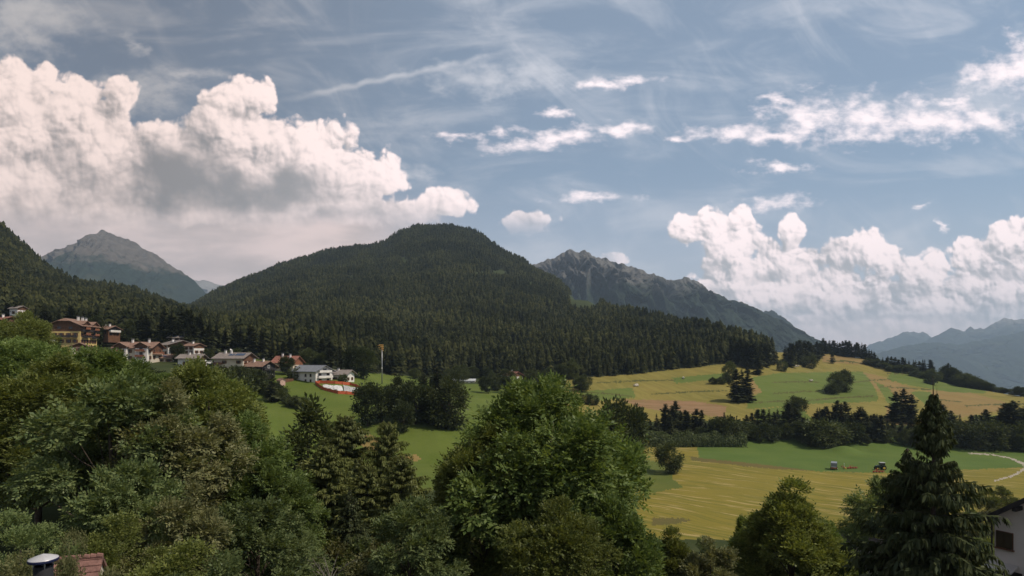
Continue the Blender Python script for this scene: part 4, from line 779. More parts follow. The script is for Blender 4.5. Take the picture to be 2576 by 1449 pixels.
# little pale machines on the ridge meadow
for px_, row, rz, s, lab in [(1600, 972, .5, 1.0, 'small pale farm vehicle on the left part of the ridge meadow'), (1719, 953, 1.4, .8, 'tiny dark and pale machine on the upper ridge meadow'), (2040, 960, .2, .8, 'tiny pale machine at the end of the mown strip on the ridge'), (2001, 923, .1, .9, 'pale vehicle beside the pointed dark conifer on the ridge'), (2008, 922, .8, .7, 'second pale vehicle right of the one by the pointed conifer')]:
    x, y, z = hit(px_, row, 330); v = empty('farm_vehicle', (x, y, z), rz, lab, 'vehicle', 'small vehicles on the ridge meadow', (s, s, s))
    b = MB(); b.box((0, 0, .75), (3.4, 1.5, .45)); b.prism([(-.2, 1.0), (1.5, 1.0), (1.2, 1.9), (.1, 1.95)], -.7, .7); b.box((-1.0, 0, 1.25), (1.3, 1.4, .5)); b.build('body', mat('cream_paint', (.68, .60, .50), .5, .1), v)
    for sx in (-1.1, 1.1):
        for sy in (-.75, .75): wheel(v, (sx, sy, .42), .42, .3, WHT)

# --- house with the white gable at the lower right
z0 = float(gz(34.5, 38)) - .5; ze = zrow(1306, 37.4)
xl = (2502 - PX0) / F * 38; Wd = 11.0
yw = math.radians(-61); hs = empty('white_house', (xl + math.cos(yw) * Wd / 2 - math.sin(yw) * 6, 38 + math.sin(yw) * Wd / 2 + math.cos(yw) * 6, z0), yw, 'white house with a dark roof edge, cut off by the right edge of the picture', 'house'); h = ze - z0; tp = math.tan(math.radians(37)); hw = Wd / 2
WR = mat('white_house_render', (.60, .535, .50), .9, .05, .6, .15, 25.0)
b = MB(); b.prism([(-hw, -1), (hw, -1), (hw, h), (0, h + hw * tp), (-hw, h)], -6, 6); b.build('wall', WR, hs)
b = MB(); o = .55
for s in (-1, 1): slab(b, [(s * (hw + o), -6.9, h - o * tp + .26), (s * (hw + o), 6.9, h - o * tp + .26), (0, 6.9, h + hw * tp + .26), (0, -6.9, h + hw * tp + .26)], .20)
rf = b.build('roof', mat('dark_roof_sheet', (.035, .034, .036), .6, .2, 3.0), hs)
b = MB(); slab(b, [(-hw - o - .02, -6.94, h - o * tp + .20), (-hw - o - .02, -6.90, h - o * tp + .20), (0, -6.90, h + hw * tp + .20), (0, -6.94, h + hw * tp + .20)], .28); b.build('barge_board', WOOD_DARK, rf)
for k, u in enumerate((-hw + .1, -hw + 1.35, -hw + 3.2)):
    b = MB(); b.box((u, -6.45, h + (u + hw) * tp - .18), (.20, .88, .24)); b.build('rafter_end', WOOD_DARK, rf)
b = MB(); b.box((-hw + 2.35, -5.0, h + 2.1 * tp + .9), (.5, .5, 1.5)); b.box((-hw + 2.35, -5.0, h + 2.1 * tp + 1.7), (.62, .62, .1)); b.build('chimney', METAL, rf)
b = MB(); b.tube([(-hw - .12, -6.06, -.5), (-hw - .12, -6.06, h - .4)], .05, 8); b.build('downpipe', WOOD_DARK, hs)
def facade(px_, row):     # point of the gable wall seen at a bearing, in the house's own axes
    t = (px_ - PX0) / F; u = (38 * t - xl) / (math.cos(yw) - t * math.sin(yw)); y = 38 + u * math.sin(yw); return u - hw, zrow(row, y) - z0
wx, wz = facade(2528, 1358)
b = MB(); b.box((wx, -6.03, wz), (.88, .08, 1.02)); b.box((wx, -6.08, wz - .56), (1.0, .2, .06)); wf = b.build('window', WOOD, hs)
for q in (-1, 1):
    b = MB(); b.box((wx + q * .21, -6.09, wz), (.40, .05, .94))
    for k in range(9): b.box((wx + q * .21, -6.12, wz - .40 + k * .10), (.32, .02, .05))
    b.build('shutter', mat('dark_shutter', (.055, .040, .022), .7, .2), wf)
cx_, cz_ = facade(2526, 1424)
b = MB(); slab(b, [(cx_ - .75, -7.3, cz_ - .12), (cx_ + .75, -7.3, cz_ - .12), (cx_ + .75, -6.01, cz_ + .22), (cx_ - .75, -6.01, cz_ + .22)], .1); b.box((cx_, -7.28, cz_ - .3), (1.4, .05, .2)); b.build('porch_roof', mat('porch_sheet', (.45, .40, .37), .7, .1), hs)
b = MB(); b.box((cx_ + .45, -6.04, cz_ - 1.25), (.95, .06, 2.1)); b.build('door', WOOD_DARK, hs)
# --- roof with solar panels half hidden behind the big spruce
house('pale roof covered with a solar panel grid, half hidden by the big spruce', 2178, 63, 70, 6.5, 7.5, 4.0, 24, WHITE, ROOF_GREY, .6, None, None, grid('R', (-2, 2), (1.8,)), (), (), group=None, name='house', z=zrow(1350, 63) - 4.0 - 3.25 * math.tan(math.radians(24)) - .3, base=4.0)
hp = [o for o in bpy.data.objects if o.name.startswith('house')][-1]; rp = [c for c in hp.children if c.name.startswith('roof')][0]
PVW = mat('pale_solar_glass', (.50, .53, .60), .25, .08, 1.0, spec=.6)
for i in range(5):
    for j in range(2):
        c_ = math.cos(math.radians(24)); b = MB(); u0, u1 = .3 + j * 1.65, .3 + j * 1.65 + 1.55; yy0, yy1 = -3.6 + i * 1.35, -3.6 + i * 1.35 + 1.27; P_ = lambda u, v: (u * c_, v, 4.0 + 3.25 * math.tan(math.radians(24)) + .24 - u * math.sin(math.radians(24)) + .10)
        slab(b, [P_(u0, yy0), P_(u1, yy0), P_(u1, yy1), P_(u0, yy1)], .05); b.build('solar_panel', PVW, rp)
# --- roof and flue at the lower left
TILE = mat('old_red_tiles', (.19, .098, .080), .9, .3, 2.5, .6, 9.0)
x, y, z = at(196, 20.5); zr = zrow(1397, 20.5)
hb_ = empty('outbuilding', (x, y, z), math.radians(110), 'small building with an old red tiled roof at the bottom left', 'outbuilding', None, (.66, .66, 1)); h = zr - z - 1.1
b = MB(); b.prism([(-1.5, -.5), (1.5, -.5), (1.5, h), (0, h + .85), (-1.5, h)], -.95, .95); b.build('wall', CREAM, hb_)
b = MB()
for s in (-1, 1):
    slab(b, [(s * 1.75, -1.1, h - .12), (s * 1.75, 1.1, h - .12), (0, 1.1, h + 1.0), (0, -1.1, h + 1.0)], .12)
    for k in range(7): u = .12 + k * .25; b.tube([(s * u, -1.1, h + 1.02 - u * .64), (s * u, 1.1, h + 1.02 - u * .64)], .022, 5)
for k in range(8): b.tube([(0, -1.1 + k * .28, h + 1.0), (0, -1.1 + k * .28 + .26, h + 1.03)], [.09, .10], 8)
b.build('roof', TILE, hb_)
x, y, z = at(109, 13); zc = zrow(1408, 13)
fl = empty('flue', (x, y, z), 0, 'dark flue pipe with a wide pale round rain cap at the bottom left', 'chimney', None, (.68, .68, 1)); h = zc - z
b = MB(); b.lathe([(.26, -.3), (.26, h - .55), (.29, h - .53), (.29, h - .42), (.26, h - .40), (.26, h - .12), (.22, h - .12)], n=28); b.build('pipe', mat('dark_flue', (.014, .014, .016), .8, .3, 2.0), fl, True)
b = MB()
for k in range(4): a = .785 + k * 1.57; b.box((math.cos(a) * .25, math.sin(a) * .25, h - .06), (.03, .03, .2))
b.build('stays', METAL, fl)
b = MB(); b.lathe([(.0, h - .02), (.37, h - .02), (.395, h), (.40, h + .025), (.39, h + .035), (.2, h + .085), (.0, h + .13)], n=40); b.build('rain_cap', mat('pale_cap_metal', (.52, .50, .50), .35, .08, 2.0, metal=.3), fl, True)
b = MB(); b.lathe([(.396, h - .03), (.408, h - .02), (.41, h + .02), (.399, h + .03)], n=40); b.build('rim', mat('blue_rim', (.012, .016, .05), .5), fl, True)

# ------------------------------------------------------------------ trees
BARK = mat('bark', (0.075, 0.058, 0.045), 0.95, 0.35, 3.0, 0.6, 12.0, spec=0.1)
BARK_PALE = mat('pale_bark', (0.16, 0.14, 0.12), 0.95, 0.3, 3.0, 0.6, 12.0, spec=0.1)
BR = 1.5
L_ASH = leaf_mat('ash_leaves', (0.046, 0.080, 0.026), (0.112, 0.158, 0.056), 0.38, bright=BR)
L_ROWAN = leaf_mat('rowan_leaves', (0.050, 0.080, 0.038), (0.115, 0.150, 0.068), 0.36, bright=BR)
L_MAPLE = leaf_mat('maple_leaves', (0.050, 0.072, 0.022), (0.125, 0.150, 0.050), 0.38, bright=BR)
L_BRONZE = leaf_mat('bronze_leaves', (0.054, 0.066, 0.034), (0.120, 0.128, 0.070), 0.34, bright=BR)
L_DARK = leaf_mat('dark_leaves', (0.024, 0.040, 0.018), (0.062, 0.080, 0.034), 0.28)
L_MID = leaf_mat('field_tree_leaves', (0.032, 0.050, 0.022), (0.085, 0.105, 0.044), 0.3, 0.3)
L_SPRUCE = leaf_mat('spruce_needles', (0.024, 0.038, 0.020), (0.066, 0.082, 0.040), 0.18, 0.25, bright=BR)
L_LARCH = leaf_mat('larch_needles', (0.062, 0.082, 0.030), (0.130, 0.150, 0.060), 0.30, 0.2, bright=BR)
L_FIR = leaf_mat('fir_needles', (0.021, 0.030, 0.017), (0.056, 0.067, 0.034), 0.15, 0.35)
def norm(v): return v / np.maximum(np.linalg.norm(v, axis=-1, keepdims=True), 1e-9)
def diamonds(P, D, Nn, L, W):
    """kites at P along D, normal about N: base, side, tip, side"""
    S_ = norm(np.cross(D, Nn)); L = np.asarray(L)[:, None]; W = np.asarray(W)[:, None]
    v = np.stack([P, P + D * L * 0.45 + S_ * W * 0.5, P + D * L, P + D * L * 0.45 - S_ * W * 0.5], 1)
    return v.reshape(-1, 3)
def quads_mesh(name, V, m):
    return raw_mesh(name, V, np.arange(len(V)).reshape(-1, 4), m)
def broadleaf(seed, H, W, boughs, twigs, leaflets, leaf, m, bark=None, base=0.18, top=0.8, droop=0.25, shape=1.0, lumps=0.3):
    """trunk and limbs, and a crown of boughs that carry twigs of leaflets; returns two meshes"""
    r = np.random.default_rng(seed); bark = bark or BARK
    c0 = H * (base + 1) / 2; hz_ = H * (1 - base) / 2
    lob = norm(r.normal(size=(9, 3)))
    C, R_ = [], []
    while len(C) < boughs:
        dd = norm(r.normal(size=3)); dd[2] = dd[2] * 0.95 + 0.08
        lump = 1 - lumps * 0.5 + lumps * np.max(lob @ dd) ** 3
        rad = r.uniform(0.45, 0.98) ** 0.6 * lump
        zc = dd[2] * rad
        taper = 1 - max(zc, 0) ** 1.6 * (1 - (1 - top)) * 0.55 * shape
        p = np.array([dd[0] * rad * W / 2 * taper, dd[1] * rad * W / 2 * taper, c0 + zc * hz_ * 0.93])
        C.append(p); R_.append(W * r.uniform(0.07, 0.135) * (0.75 if zc > 0.6 else 1))
    C = np.array(C); R_ = np.array(R_)
    n = boughs * twigs
    R_ = R_ * r.uniform(0.75, 1.35, boughs); cb = np.repeat(C, twigs, 0); rb = np.repeat(R_, twigs)
    d0 = norm(r.normal(size=(n, 3)) + np.array([0, 0, 0.35]))
    P = cb + d0 * (rb * r.uniform(0.25, 1.0, n) ** 0.5)[:, None] * np.array([1, 1, 0.8])
    out = norm((P - np.array([0, 0, c0 * 0.9])) * np.array([1, 1, 0.7]))
    T = norm(out * 0.8 + d0 * 0.8 + r.normal(size=(n, 3)) * 0.35 + np.array([0, 0, -droop]))
    up = norm(r.normal(size=(n, 3)) * 0.45 + np.array([0, 0, 1.0]) + out * 0.35)
    side = norm(np.cross(T, up)); up = norm(np.cross(side, T))
    sb = np.repeat(r.uniform(0.72, 1.35, boughs), twigs)
    tl = leaf * r.uniform(1.6, 2.6, n) * sb
    Vs = []
    pairs = max((leaflets - 1) // 2, 1)
    for k in range(leaflets):
        if k == leaflets - 1: pos = P + T * tl[:, None]; D = T
        else:
            s = 1 if k % 2 else -1; f = (k // 2 + 0.6) / (pairs + 0.3)
            pos = P + T * (tl * f)[:, None]; D = norm(side * s + T * 0.55 + up * r.uniform(-0.35, 0.15, (n, 1)))
        Nn = norm(up + r.normal(size=(n, 3)) * 0.38)
        L = leaf * r.uniform(0.75, 1.25, n) * sb
        Vs.append(diamonds(pos, D, Nn, L, L * r.uniform(0.42, 0.6, n)))
    crown = quads_mesh('crown', np.concatenate(Vs), m)
    b = MB(); tr = H * 0.016 + 0.03
    lean = r.normal(size=2) * H * 0.015
    b.tube([(0, 0, -0.4), (0, 0, H * 0.08), (lean[0], lean[1], c0 * 0.6), (lean[0] * 2, lean[1] * 2, c0 * 1.15), (lean[0] * 2.5, lean[1] * 2.5, H * 0.86)], [tr * 1.35, tr, tr * 0.8, tr * 0.5, tr * 0.12], 8)
    for i in range(min(boughs, 34)):
        p = C[i]; z0 = np.clip(p[2] * r.uniform(0.45, 0.75), H * base * 0.7, H * 0.8); f = z0 / H
        q = np.array([lean[0] * 2 * f, lean[1] * 2 * f, z0]); mid = (q + p) / 2 + np.array([0, 0, -0.04 * H * r.uniform(0, 1)])
        b.tube([q, mid, p], [tr * 0.42 * (1.1 - f), tr * 0.25 * (1.1 - f), tr * 0.06], 5, cap=False)
    to = b.build('trunk', bark, smooth=True); tm = to.data; bpy.data.objects.remove(to)
    return (tm, crown, H, W)
def conifer(seed, H, R, whorls, per, sprays, m, base=0.06, power=0.85, droop=0.35, up0=0.15, round_=0.0, dens=1.0, bark=None, wid=0.26, hang=0.0, top_bare=0.0):
    """straight trunk with whorls of branches; each branch a spine of kites, with hanging sprays when hang > 0"""
    r = np.random.default_rng(seed); bark = bark or BARK
    Vs = []
    t = np.sort(r.uniform(0, 1, whorls)) * 0.25 + np.linspace(0, 1, whorls) * 0.75
    tb = np.repeat(t, per); n = len(tb)
    zb = H * (base + (1 - base) * tb * (1 - 0.012)) + r.normal(size=n) * H / whorls * 0.3
    prof = (1 - tb) ** power if not round_ else np.sqrt(np.maximum(1 - tb ** (2.2 + round_), 0)) * (1 - 0.35 * tb)
    prof = prof * np.minimum(0.55 + tb * 4.0, 1.0)
    Lb = (R * prof * r.uniform(0.62, 1.12, n) + 0.012 * H) * (1 + 0.18 * np.sin(tb * 23 + seed))
    az = r.uniform(0, 2 * math.pi, n)
    o = np.stack([np.cos(az), np.sin(az), np.zeros(n)], 1); sd = np.stack([-np.sin(az), np.cos(az), np.zeros(n)], 1)
    el0 = up0 + 0.55 * tb ** 2
    P0 = np.stack([np.zeros(n), np.zeros(n), zb], 1)
    def spine(f): return P0 + o * (Lb * f)[:, None] + np.array([0, 0, 1.0]) * (Lb * (el0 * f - droop * (1 - tb) * f * f * 1.3))[:, None]
    for k in range(sprays):
        f0 = (k + 0.15) / sprays * r.uniform(0.85, 1.0, n); f1 = np.minimum(f0 + 1.5 / sprays, 1.02)
        a, c = spine(f0), spine(f1); D = norm(c - a)
        for s in (-1, 0, 1):
            if r.random() > dens: continue
            Dd = norm(D + sd * s * r.uniform(0.5, 1.0, (n, 1)) + np.array([0, 0, -0.25 * abs(s)]))
            L = Lb * (1.5 / sprays) * r.uniform(0.7, 1.2, n) * (1.0 if s == 0 else (1.1 - f0) * 1.0 + 0.25); Nn = norm(np.array([0, 0, 1.0]) + r.normal(size=(n, 3)) * 0.35)
            Vs.append(diamonds(a, Dd, Nn, L, L * wid * r.uniform(1.0, 1.9, n)))
    if hang:
        for k in range(int(hang)):
            f = r.uniform(0.12, 1.0, n); s = r.uniform(-1, 1, n)
            a = spine(f) + sd * (s * Lb * 0.20 * (1.1 - f))[:, None]
            D = norm(np.stack([o[:, 0] * 0.35, o[:, 1] * 0.35, np.full(n, -1.0)], 1) + sd * s[:, None] * 0.35 + r.normal(size=(n, 3)) * 0.18)
            L = np.minimum(0.16 + 0.10 * Lb, 0.62) * r.uniform(0.6, 1.4, n)
            Vs.append(diamonds(a, D, norm(o + r.normal(size=(n, 3)) * 0.5), L, L * r.uniform(0.20, 0.34, n)))
    crown = quads_mesh('crown', np.concatenate(Vs), m)
    b = MB(); tr = H * 0.013 + 0.02
    b.tube([(0, 0, -0.5), (0, 0, H * 0.3), (0, 0, H * 0.7), (0, 0, H * 0.99)], [tr * 1.2, tr * 0.9, tr * 0.45, tr * 0.08], 7)
    if hang:
        for i in range(0, n, 2):
            b.tube([spine(0.0)[i], spine(0.5)[i], spine(0.95)[i]], [0.035, 0.02, 0.006], 4, cap=False)
    to = b.build('trunk', bark, smooth=True); tm = to.data; bpy.data.objects.remove(to)
    return (tm, crown, H, R * 2)
def tree(proto, name, loc, H, label, cat, group=None, wide=1.0, rz=None):
    s = H / proto[2]
    e = empty(name, loc, random.uniform(0, 6.28) if rz is None else rz, label, cat, group, (s * wide, s * wide, s))
    link('trunk', proto[0], e); link('crown', proto[1], e)
    return e

# prototypes
ASH = [broadleaf(11, 15, 11.5, 84, 95, 7, 0.27, L_ASH, lumps=0.55), broadleaf(12, 15, 10, 66, 100, 7, 0.27, L_ASH, shape=1.2, lumps=0.45), broadleaf(13, 15, 11, 70, 100, 7, 0.26, L_MAPLE, lumps=0.4)]
ROWAN = [broadleaf(21, 12, 8.5, 58, 95, 7, 0.24, L_ROWAN, lumps=0.4, droop=0.4), broadleaf(22, 12, 7.5, 52, 95, 7, 0.24, L_BRONZE, lumps=0.4, droop=0.4)]
SLIM = [broadleaf(31, 13, 8, 105, 110, 7, 0.22, L_MAPLE, top=1.0, shape=1.75, droop=-0.1, lumps=0.3, base=0.05), broadleaf(32, 13, 6.6, 80, 105, 7, 0.22, L_ASH, top=1.0, shape=1.6, droop=-0.15)]
SHRUB = [broadleaf(41, 5, 5, 34, 80, 5, 0.20, L_ROWAN, base=0.02, droop=-0.5, lumps=0.5), broadleaf(42, 5, 5.5, 34, 80, 5, 0.20, L_MAPLE, base=0.02, droop=-0.4, lumps=0.5), broadleaf(43, 4, 4.5, 30, 80, 5, 0.18, L_BRONZE, base=0.02, droop=-0.5, lumps=0.5)]
MIDB = [broadleaf(51, 13, 11, 40, 62, 3, 0.74, L_MID, base=0.08), broadleaf(52, 14, 10, 40, 62, 3, 0.74, L_DARK, base=0.06, lumps=0.45), broadleaf(53, 12, 11, 36, 62, 3, 0.74, L_MID, base=0.04, lumps=0.5), broadleaf(54, 14, 8, 34, 62, 3, 0.7, L_MID, base=0.10, shape=1.5)]
BUSH = [broadleaf(61, 5, 7, 26, 60, 3, 0.46, L_MID, base=-0.1, lumps=0.5), broadleaf(62, 5, 6, 24, 60, 3, 0.46, L_DARK, base=-0.1)]
FIR = [conifer(71, 20, 4.6, 26, 10, 3, L_FIR, wid=0.45, base=0.02), conifer(72, 20, 4.0, 28, 10, 3, L_FIR, power=0.75, wid=0.45, base=0.02), conifer(73, 20, 4.6, 24, 12, 3, L_FIR, round_=0.6, droop=0.2, wid=0.45, base=0.02), conifer(74, 20, 4.3, 26, 10, 3, L_FIR, power=0.9, base=0.05, wid=0.45), conifer(75, 20, 4.2, 24, 11, 3, L_FIR, round_=0.2, base=0.10, wid=0.45)]
SPRUCE = [conifer(81, 17, 7.4, 64, 10, 8, L_SPRUCE, base=0.03, power=1.12, droop=0.36, hang=60, wid=0.26), conifer(82, 13, 5.2, 46, 9, 7, L_SPRUCE, base=0.03, power=1.1, droop=0.4, hang=44, wid=0.26)]
LARCH = [conifer(91, 16, 5.2, 44, 10, 7, L_LARCH, base=0.03, round_=0.5, droop=0.3, hang=90, wid=0.3), conifer(92, 16, 4.8, 42, 10, 7, L_LARCH, base=0.03, round_=0.2, droop=0.3, hang=90, wid=0.3)]
NEARB = [broadleaf(25, 10, 6.5, 60, 170, 5, 0.125, L_ROWAN, base=0.05, droop=-0.5, lumps=0.5), broadleaf(26, 10, 6.5, 60, 170, 5, 0.12, L_BRONZE, base=0.05, droop=-0.2, lumps=0.5), broadleaf(27, 10, 6.5, 60, 170, 5, 0.125, L_MAPLE, base=0.05, droop=-0.2, lumps=0.5)]
def plant(protos, name, px_, d, top_row, label, cat, group=None, wide=1.0, dz=0.0):
    x, y, z = at(px_, d); H = max(zrow(top_row, d) - z, 1.2)
    return tree(random.choice(protos) if isinstance(protos, list) else protos, name, (x, y, z + dz - 0.1), H, label, cat, group, wide)

# --- foreground
FG = [
 (ASH[2], 'broadleaf_tree', 62, 135, 786, 'tall dark leafy tree below the forest, the highest at the left edge', 0.85),
 (ASH[1], 'broadleaf_tree', -40, 70, 845, 'big leafy tree cut off by the left edge, above the red tiled roof', 1.0),
 (ASH[0], 'broadleaf_tree', 235, 54, 890, 'broad green ash rising in front of the yellow hotel', 1.0),
 (ASH[2], 'broadleaf_tree', 95, 44, 905, 'dark rounded tree at the left, just behind the pointed shrub', 1.0),
 (ROWAN[0], 'broadleaf_tree', 300, 39, 960, 'blue green tree standing in the middle of the dense left thicket', 1.0),
 (ASH[1], 'broadleaf_tree', 385, 50, 925, 'green ash in the thicket below the chalet with twin gables', 0.95),
 (ROWAN[1], 'broadleaf_tree', 470, 40, 985, 'rowan with reddish brown tinged clusters in the left thicket', 0.9),
 (ASH[2], 'broadleaf_tree', 535, 50, 915, 'tall upright leafy tree in front of the small white house', 0.85),
 (ASH[0], 'broadleaf_tree', 590, 45, 1060, 'wide leafy tree at the right end of the left thicket, by the meadow', 0.95),
 (ASH[1], 'broadleaf_tree', 690, 42, 1165, 'low rounded tree spreading over the gap beside the larches', 0.9),
 (ROWAN[0], 'broadleaf_tree', 640, 33, 1260, 'dense green tree low in front of the meadow slope', 0.95),
 (ROWAN[0], 'broadleaf_tree', 330, 30, 1165, 'soft blue green tree low in the thicket above the red tiled roof', 0.8),
 (ROWAN[1], 'broadleaf_tree', 455, 29, 1240, 'brownish green tree low in the left thicket', 0.8),
 (NEARB[0], 'shrub', 55, 25, 1270, 'shrub with upright pointed shoots beside the round chimney cap', 1.0),
 (NEARB[2], 'shrub', 245, 24, 1310, 'green shrub right behind the red tiled roof', 1.1),
 (NEARB[1], 'shrub', -10, 17, 1425, 'bronze leaved bush at the bottom left corner by the chimney', 0.9),
 (NEARB[1], 'shrub', 202, 16, 1385, 'brownish bush growing up in front of the red tiled roof', 0.5),
 (NEARB[2], 'shrub', 370, 22, 1370, 'yellow green bush at the bottom, right of the red tiled roof', 1.2),
 (NEARB[0], 'shrub', 545, 22, 1385, 'grey green bush with upright shoots at the bottom of the thicket', 0.9),
 (ROWAN[0], 'broadleaf_tree', 735, 36, 1330, 'leafy tree at the bottom beside the dark gap under the larches', 0.8),
 (ASH[0], 'broadleaf_tree', 1345, 37, 972, 'huge pale green ash in the middle, the nearest big tree', 1.0),
 (ASH[1], 'broadleaf_tree', 1462, 40, 1060, 'right hand half of the great central ash clump beside the mown field', 0.85),
 (ASH[2], 'broadleaf_tree', 1215, 37, 1075, 'dark left shoulder of the great central ash clump', 0.85),
 (ROWAN[0], 'broadleaf_tree', 1040, 32, 1262, 'smooth rounded tree low in front of the central ash', 0.9),
 (ASH[2], 'broadleaf_tree', 1390, 30, 1265, 'shaded leafy tree at the bottom centre beneath the great ash', 0.9),
 (SLIM[1], 'broadleaf_tree', 1545, 33, 1255, 'leafy tree below the central ash at the near corner of the field', 0.95),
 (SLIM[0], 'broadleaf_tree', 1995, 45, 1232, 'pointed leafy tree standing alone in front of the mown field', 1.15),
 (SLIM[1], 'broadleaf_tree', 2085, 46, 1315, 'lower leafy tree leaning on the right of the pointed one', 0.9),
 (SLIM[1], 'broadleaf_tree', 1868, 50, 1300, 'slender tree left of the pointed leafy tree', 0.6),
 (SLIM[0], 'broadleaf_tree', 1690, 46, 1345, 'leafy tree at the near edge of the mown field by the central ash', 1.0),
 (ROWAN[1], 'broadleaf_tree', 1785, 43, 1375, 'brownish low tree between the central ash and the pointed tree', 1.0),
 (ROWAN[0], 'broadleaf_tree', 2240, 62, 1205, 'pale round tree half hidden behind the left side of the big spruce', 0.85),
]
for pr, nm, px_, d, row, lab, wd in FG:
    plant(pr, nm, px_, d, row, lab, 'tree' if nm != 'shrub' else 'shrub', None, wd)
for pr, px_, d, row, lab, wd in [
  (LARCH[0], 872, 74, 1046, 'yellowish larch beside the dark group in the middle of the meadow', 1.15), (LARCH[1], 976, 70, 1064, 'larch with a pointed top against the green meadow', 1.0),
  (LARCH[1], 1010, 52, 1150, 'low wide larch left of the great central ash', 1.3), (LARCH[0], 925, 56, 1170, 'ragged larch in front of the dry grass bank', 1.2), (LARCH[0], 820, 58, 1120, 'larch crowding the right end of the left thicket', 1.1)]:
    plant(pr, 'larch_tree', px_, d, row, lab, 'larch', 'larches below the meadow', wd)
plant(MIDB[3], 'broadleaf_tree', 785, 92, 1030, 'grey green tree at the lower end of the meadow hedge', 'tree', None, 0.9)
plant(SPRUCE[1], 'spruce_tree', 880, 44, 1230, 'dark spruce in the gap under the larches', 'spruce', 'near spruces', 1.2)
plant(SPRUCE[0], 'spruce_tree', 2348, 33, 985, 'tall spruce with drooping branches and a bare forked tip, near the white house', 'spruce', 'near spruces', 0.9)
plant(SPRUCE[1], 'spruce_tree', 2284, 35, 1128, 'shorter spruce top leaning against the left of the tall drooping spruce', 'spruce', 'near spruces', 1.2)
sp_ = [o for o in bpy.data.objects if o.name.startswith('spruce_tree') and 'forked' in o['label']][0]
b = MB(); b.tube([(0, 0, 16.6), (0.03, 0, 17.3), (0.06, 0, 17.9)], [.04, .025, .008], 5); b.tube([(0, 0, 16.6), (0.20, 0.1, 17.0), (0.24, 0.1, 17.6)], [.03, .02, .006], 5); b.tube([(0, 0, 16.5), (-0.18, 0.1, 16.9), (-0.2, 0.1, 17.3)], [.03, .018, .006], 5)
b.build('leader', BARK, sp_)
# dead twigs at the foot of the gap
b = MB(); r_ = random.Random(5); x, y, z = at(820, 33); zt = zrow(1395, 33)
for k in range(16):
    a = r_.uniform(-0.9, 0.9); p0 = (x + r_.uniform(-.3, .3), y + r_.uniform(-.3, .3), zt - 1.5); p1 = (p0[0] + a * 1.0, p0[1] + r_.uniform(-.5, .5), zt - 0.6 + r_.uniform(-.3, .3)); p2 = (p1[0] + a * 0.8, p1[1], p1[2] + r_.uniform(-0.2, 0.5))
    b.tube([p0, p1, p2], [0.03, 0.018, 0.006], 4, cap=False)
b.tube([(x, y, z - 0.2), (x, y, zt - 1.4)], [0.09, 0.05], 6)
tag(b.build('dead_bush', BARK_PALE), 'leafless grey bush of bare twigs at the bottom of the dark gap', 'dead bush')
# undergrowth shrubs along the foot of the picture
us = random.Random(9)
for k in range(46):
    px_ = us.uniform(1600, 2620); d = us.uniform(58, 128)
    if 2440 < px_ and d < 70: continue
    plant(SHRUB, 'shrub', px_, d, HOR - zrow(0, 1) + 0, None, 'shrub') if False else tree(us.choice(SHRUB), 'shrub', at(px_, d), us.uniform(2.4, 4.6), 'green shrub in the scrub along the near edge of the mown field', 'shrub', 'shrubs along the near edge of the field', us.uniform(0.9, 1.4))
for k in range(24):
    px_ = us.uniform(2440, 2620); d = us.uniform(60, 150)
    tree(us.choice(SHRUB), 'shrub', at(px_, d), us.uniform(3, 6.5) , 'leafy bush filling the slope between the big spruce and the gravel path', 'shrub', 'bushes below the gravel path', us.uniform(0.9, 1.3))
for k in range(50):
    px_ = us.uniform(560, 1660); d = us.uniform(42, 130)
    if 760 < px_ < 1150 and d > 75: continue
    tree(us.choice(SHRUB), 'shrub', at(px_, d), us.uniform(2.5, 5.5), 'shrub in the thicket under the big trees', 'shrub', 'undergrowth shrubs', us.uniform(0.9, 1.5))
for k in range(60):
    px_ = us.uniform(-60, 600); d = us.uniform(60, 265)
    top = np.interp(px_, [-100, 0, 100, 130, 150, 240, 290, 330, 400, 440, 460, 520, 590, 640], [800, 800, 832, 882, 890, 890, 908, 912, 934, 945, 935, 938, 940, 1010]) + us.uniform(4, 40); p_ = at(px_, d); Hh = zrow(top, d) - p_[2]
    if Hh < 2.5: continue
    tree(us.choice((MIDB if d > 150 else ASH) if Hh > 6 else (BUSH if d > 150 else SHRUB)), 'broadleaf_tree', p_, min(Hh, 14), 'leafy tree in the wooded slope below the houses', 'tree', 'leafy trees below the houses', us.uniform(0.9, 1.2))

# --- dark group in the middle of the meadow
GRP = 'dark trees in the middle of the meadow'
for pr, px_, d, row, lab in [(MIDB[1], 925, 222, 966, 'dark round tree at the left end of the group on the meadow'), (MIDB[1], 962, 226, 975, 'dark leafy tree beneath the floodlight mast'), (MIDB[3], 1000, 232, 955, 'dark tree in the middle of the group on the meadow'),
   (MIDB[1], 1045, 226, 962, 'dark tree with a low crown in the right half of the meadow group'), (MIDB[2], 1128, 224, 968, 'dark tree at the right end of the meadow group, by the central ash'), (MIDB[1], 1015, 214, 1015, 'low dark tree at the foot of the meadow group')]:
    plant(pr, 'broadleaf_tree', px_, d, row, lab, 'tree', GRP, 1.0)
for px_, d, row, lab in [(1068, 232, 938, 'dark spruce with a slim top in the meadow group'), (1100, 230, 918, 'tallest dark spruce of the group on the meadow'), (1122, 236, 940, 'dark spruce right of the tallest in the meadow group')]:
    plant(FIR[0], 'fir_tree', px_, d, row, lab, 'conifer', GRP, 1.35)
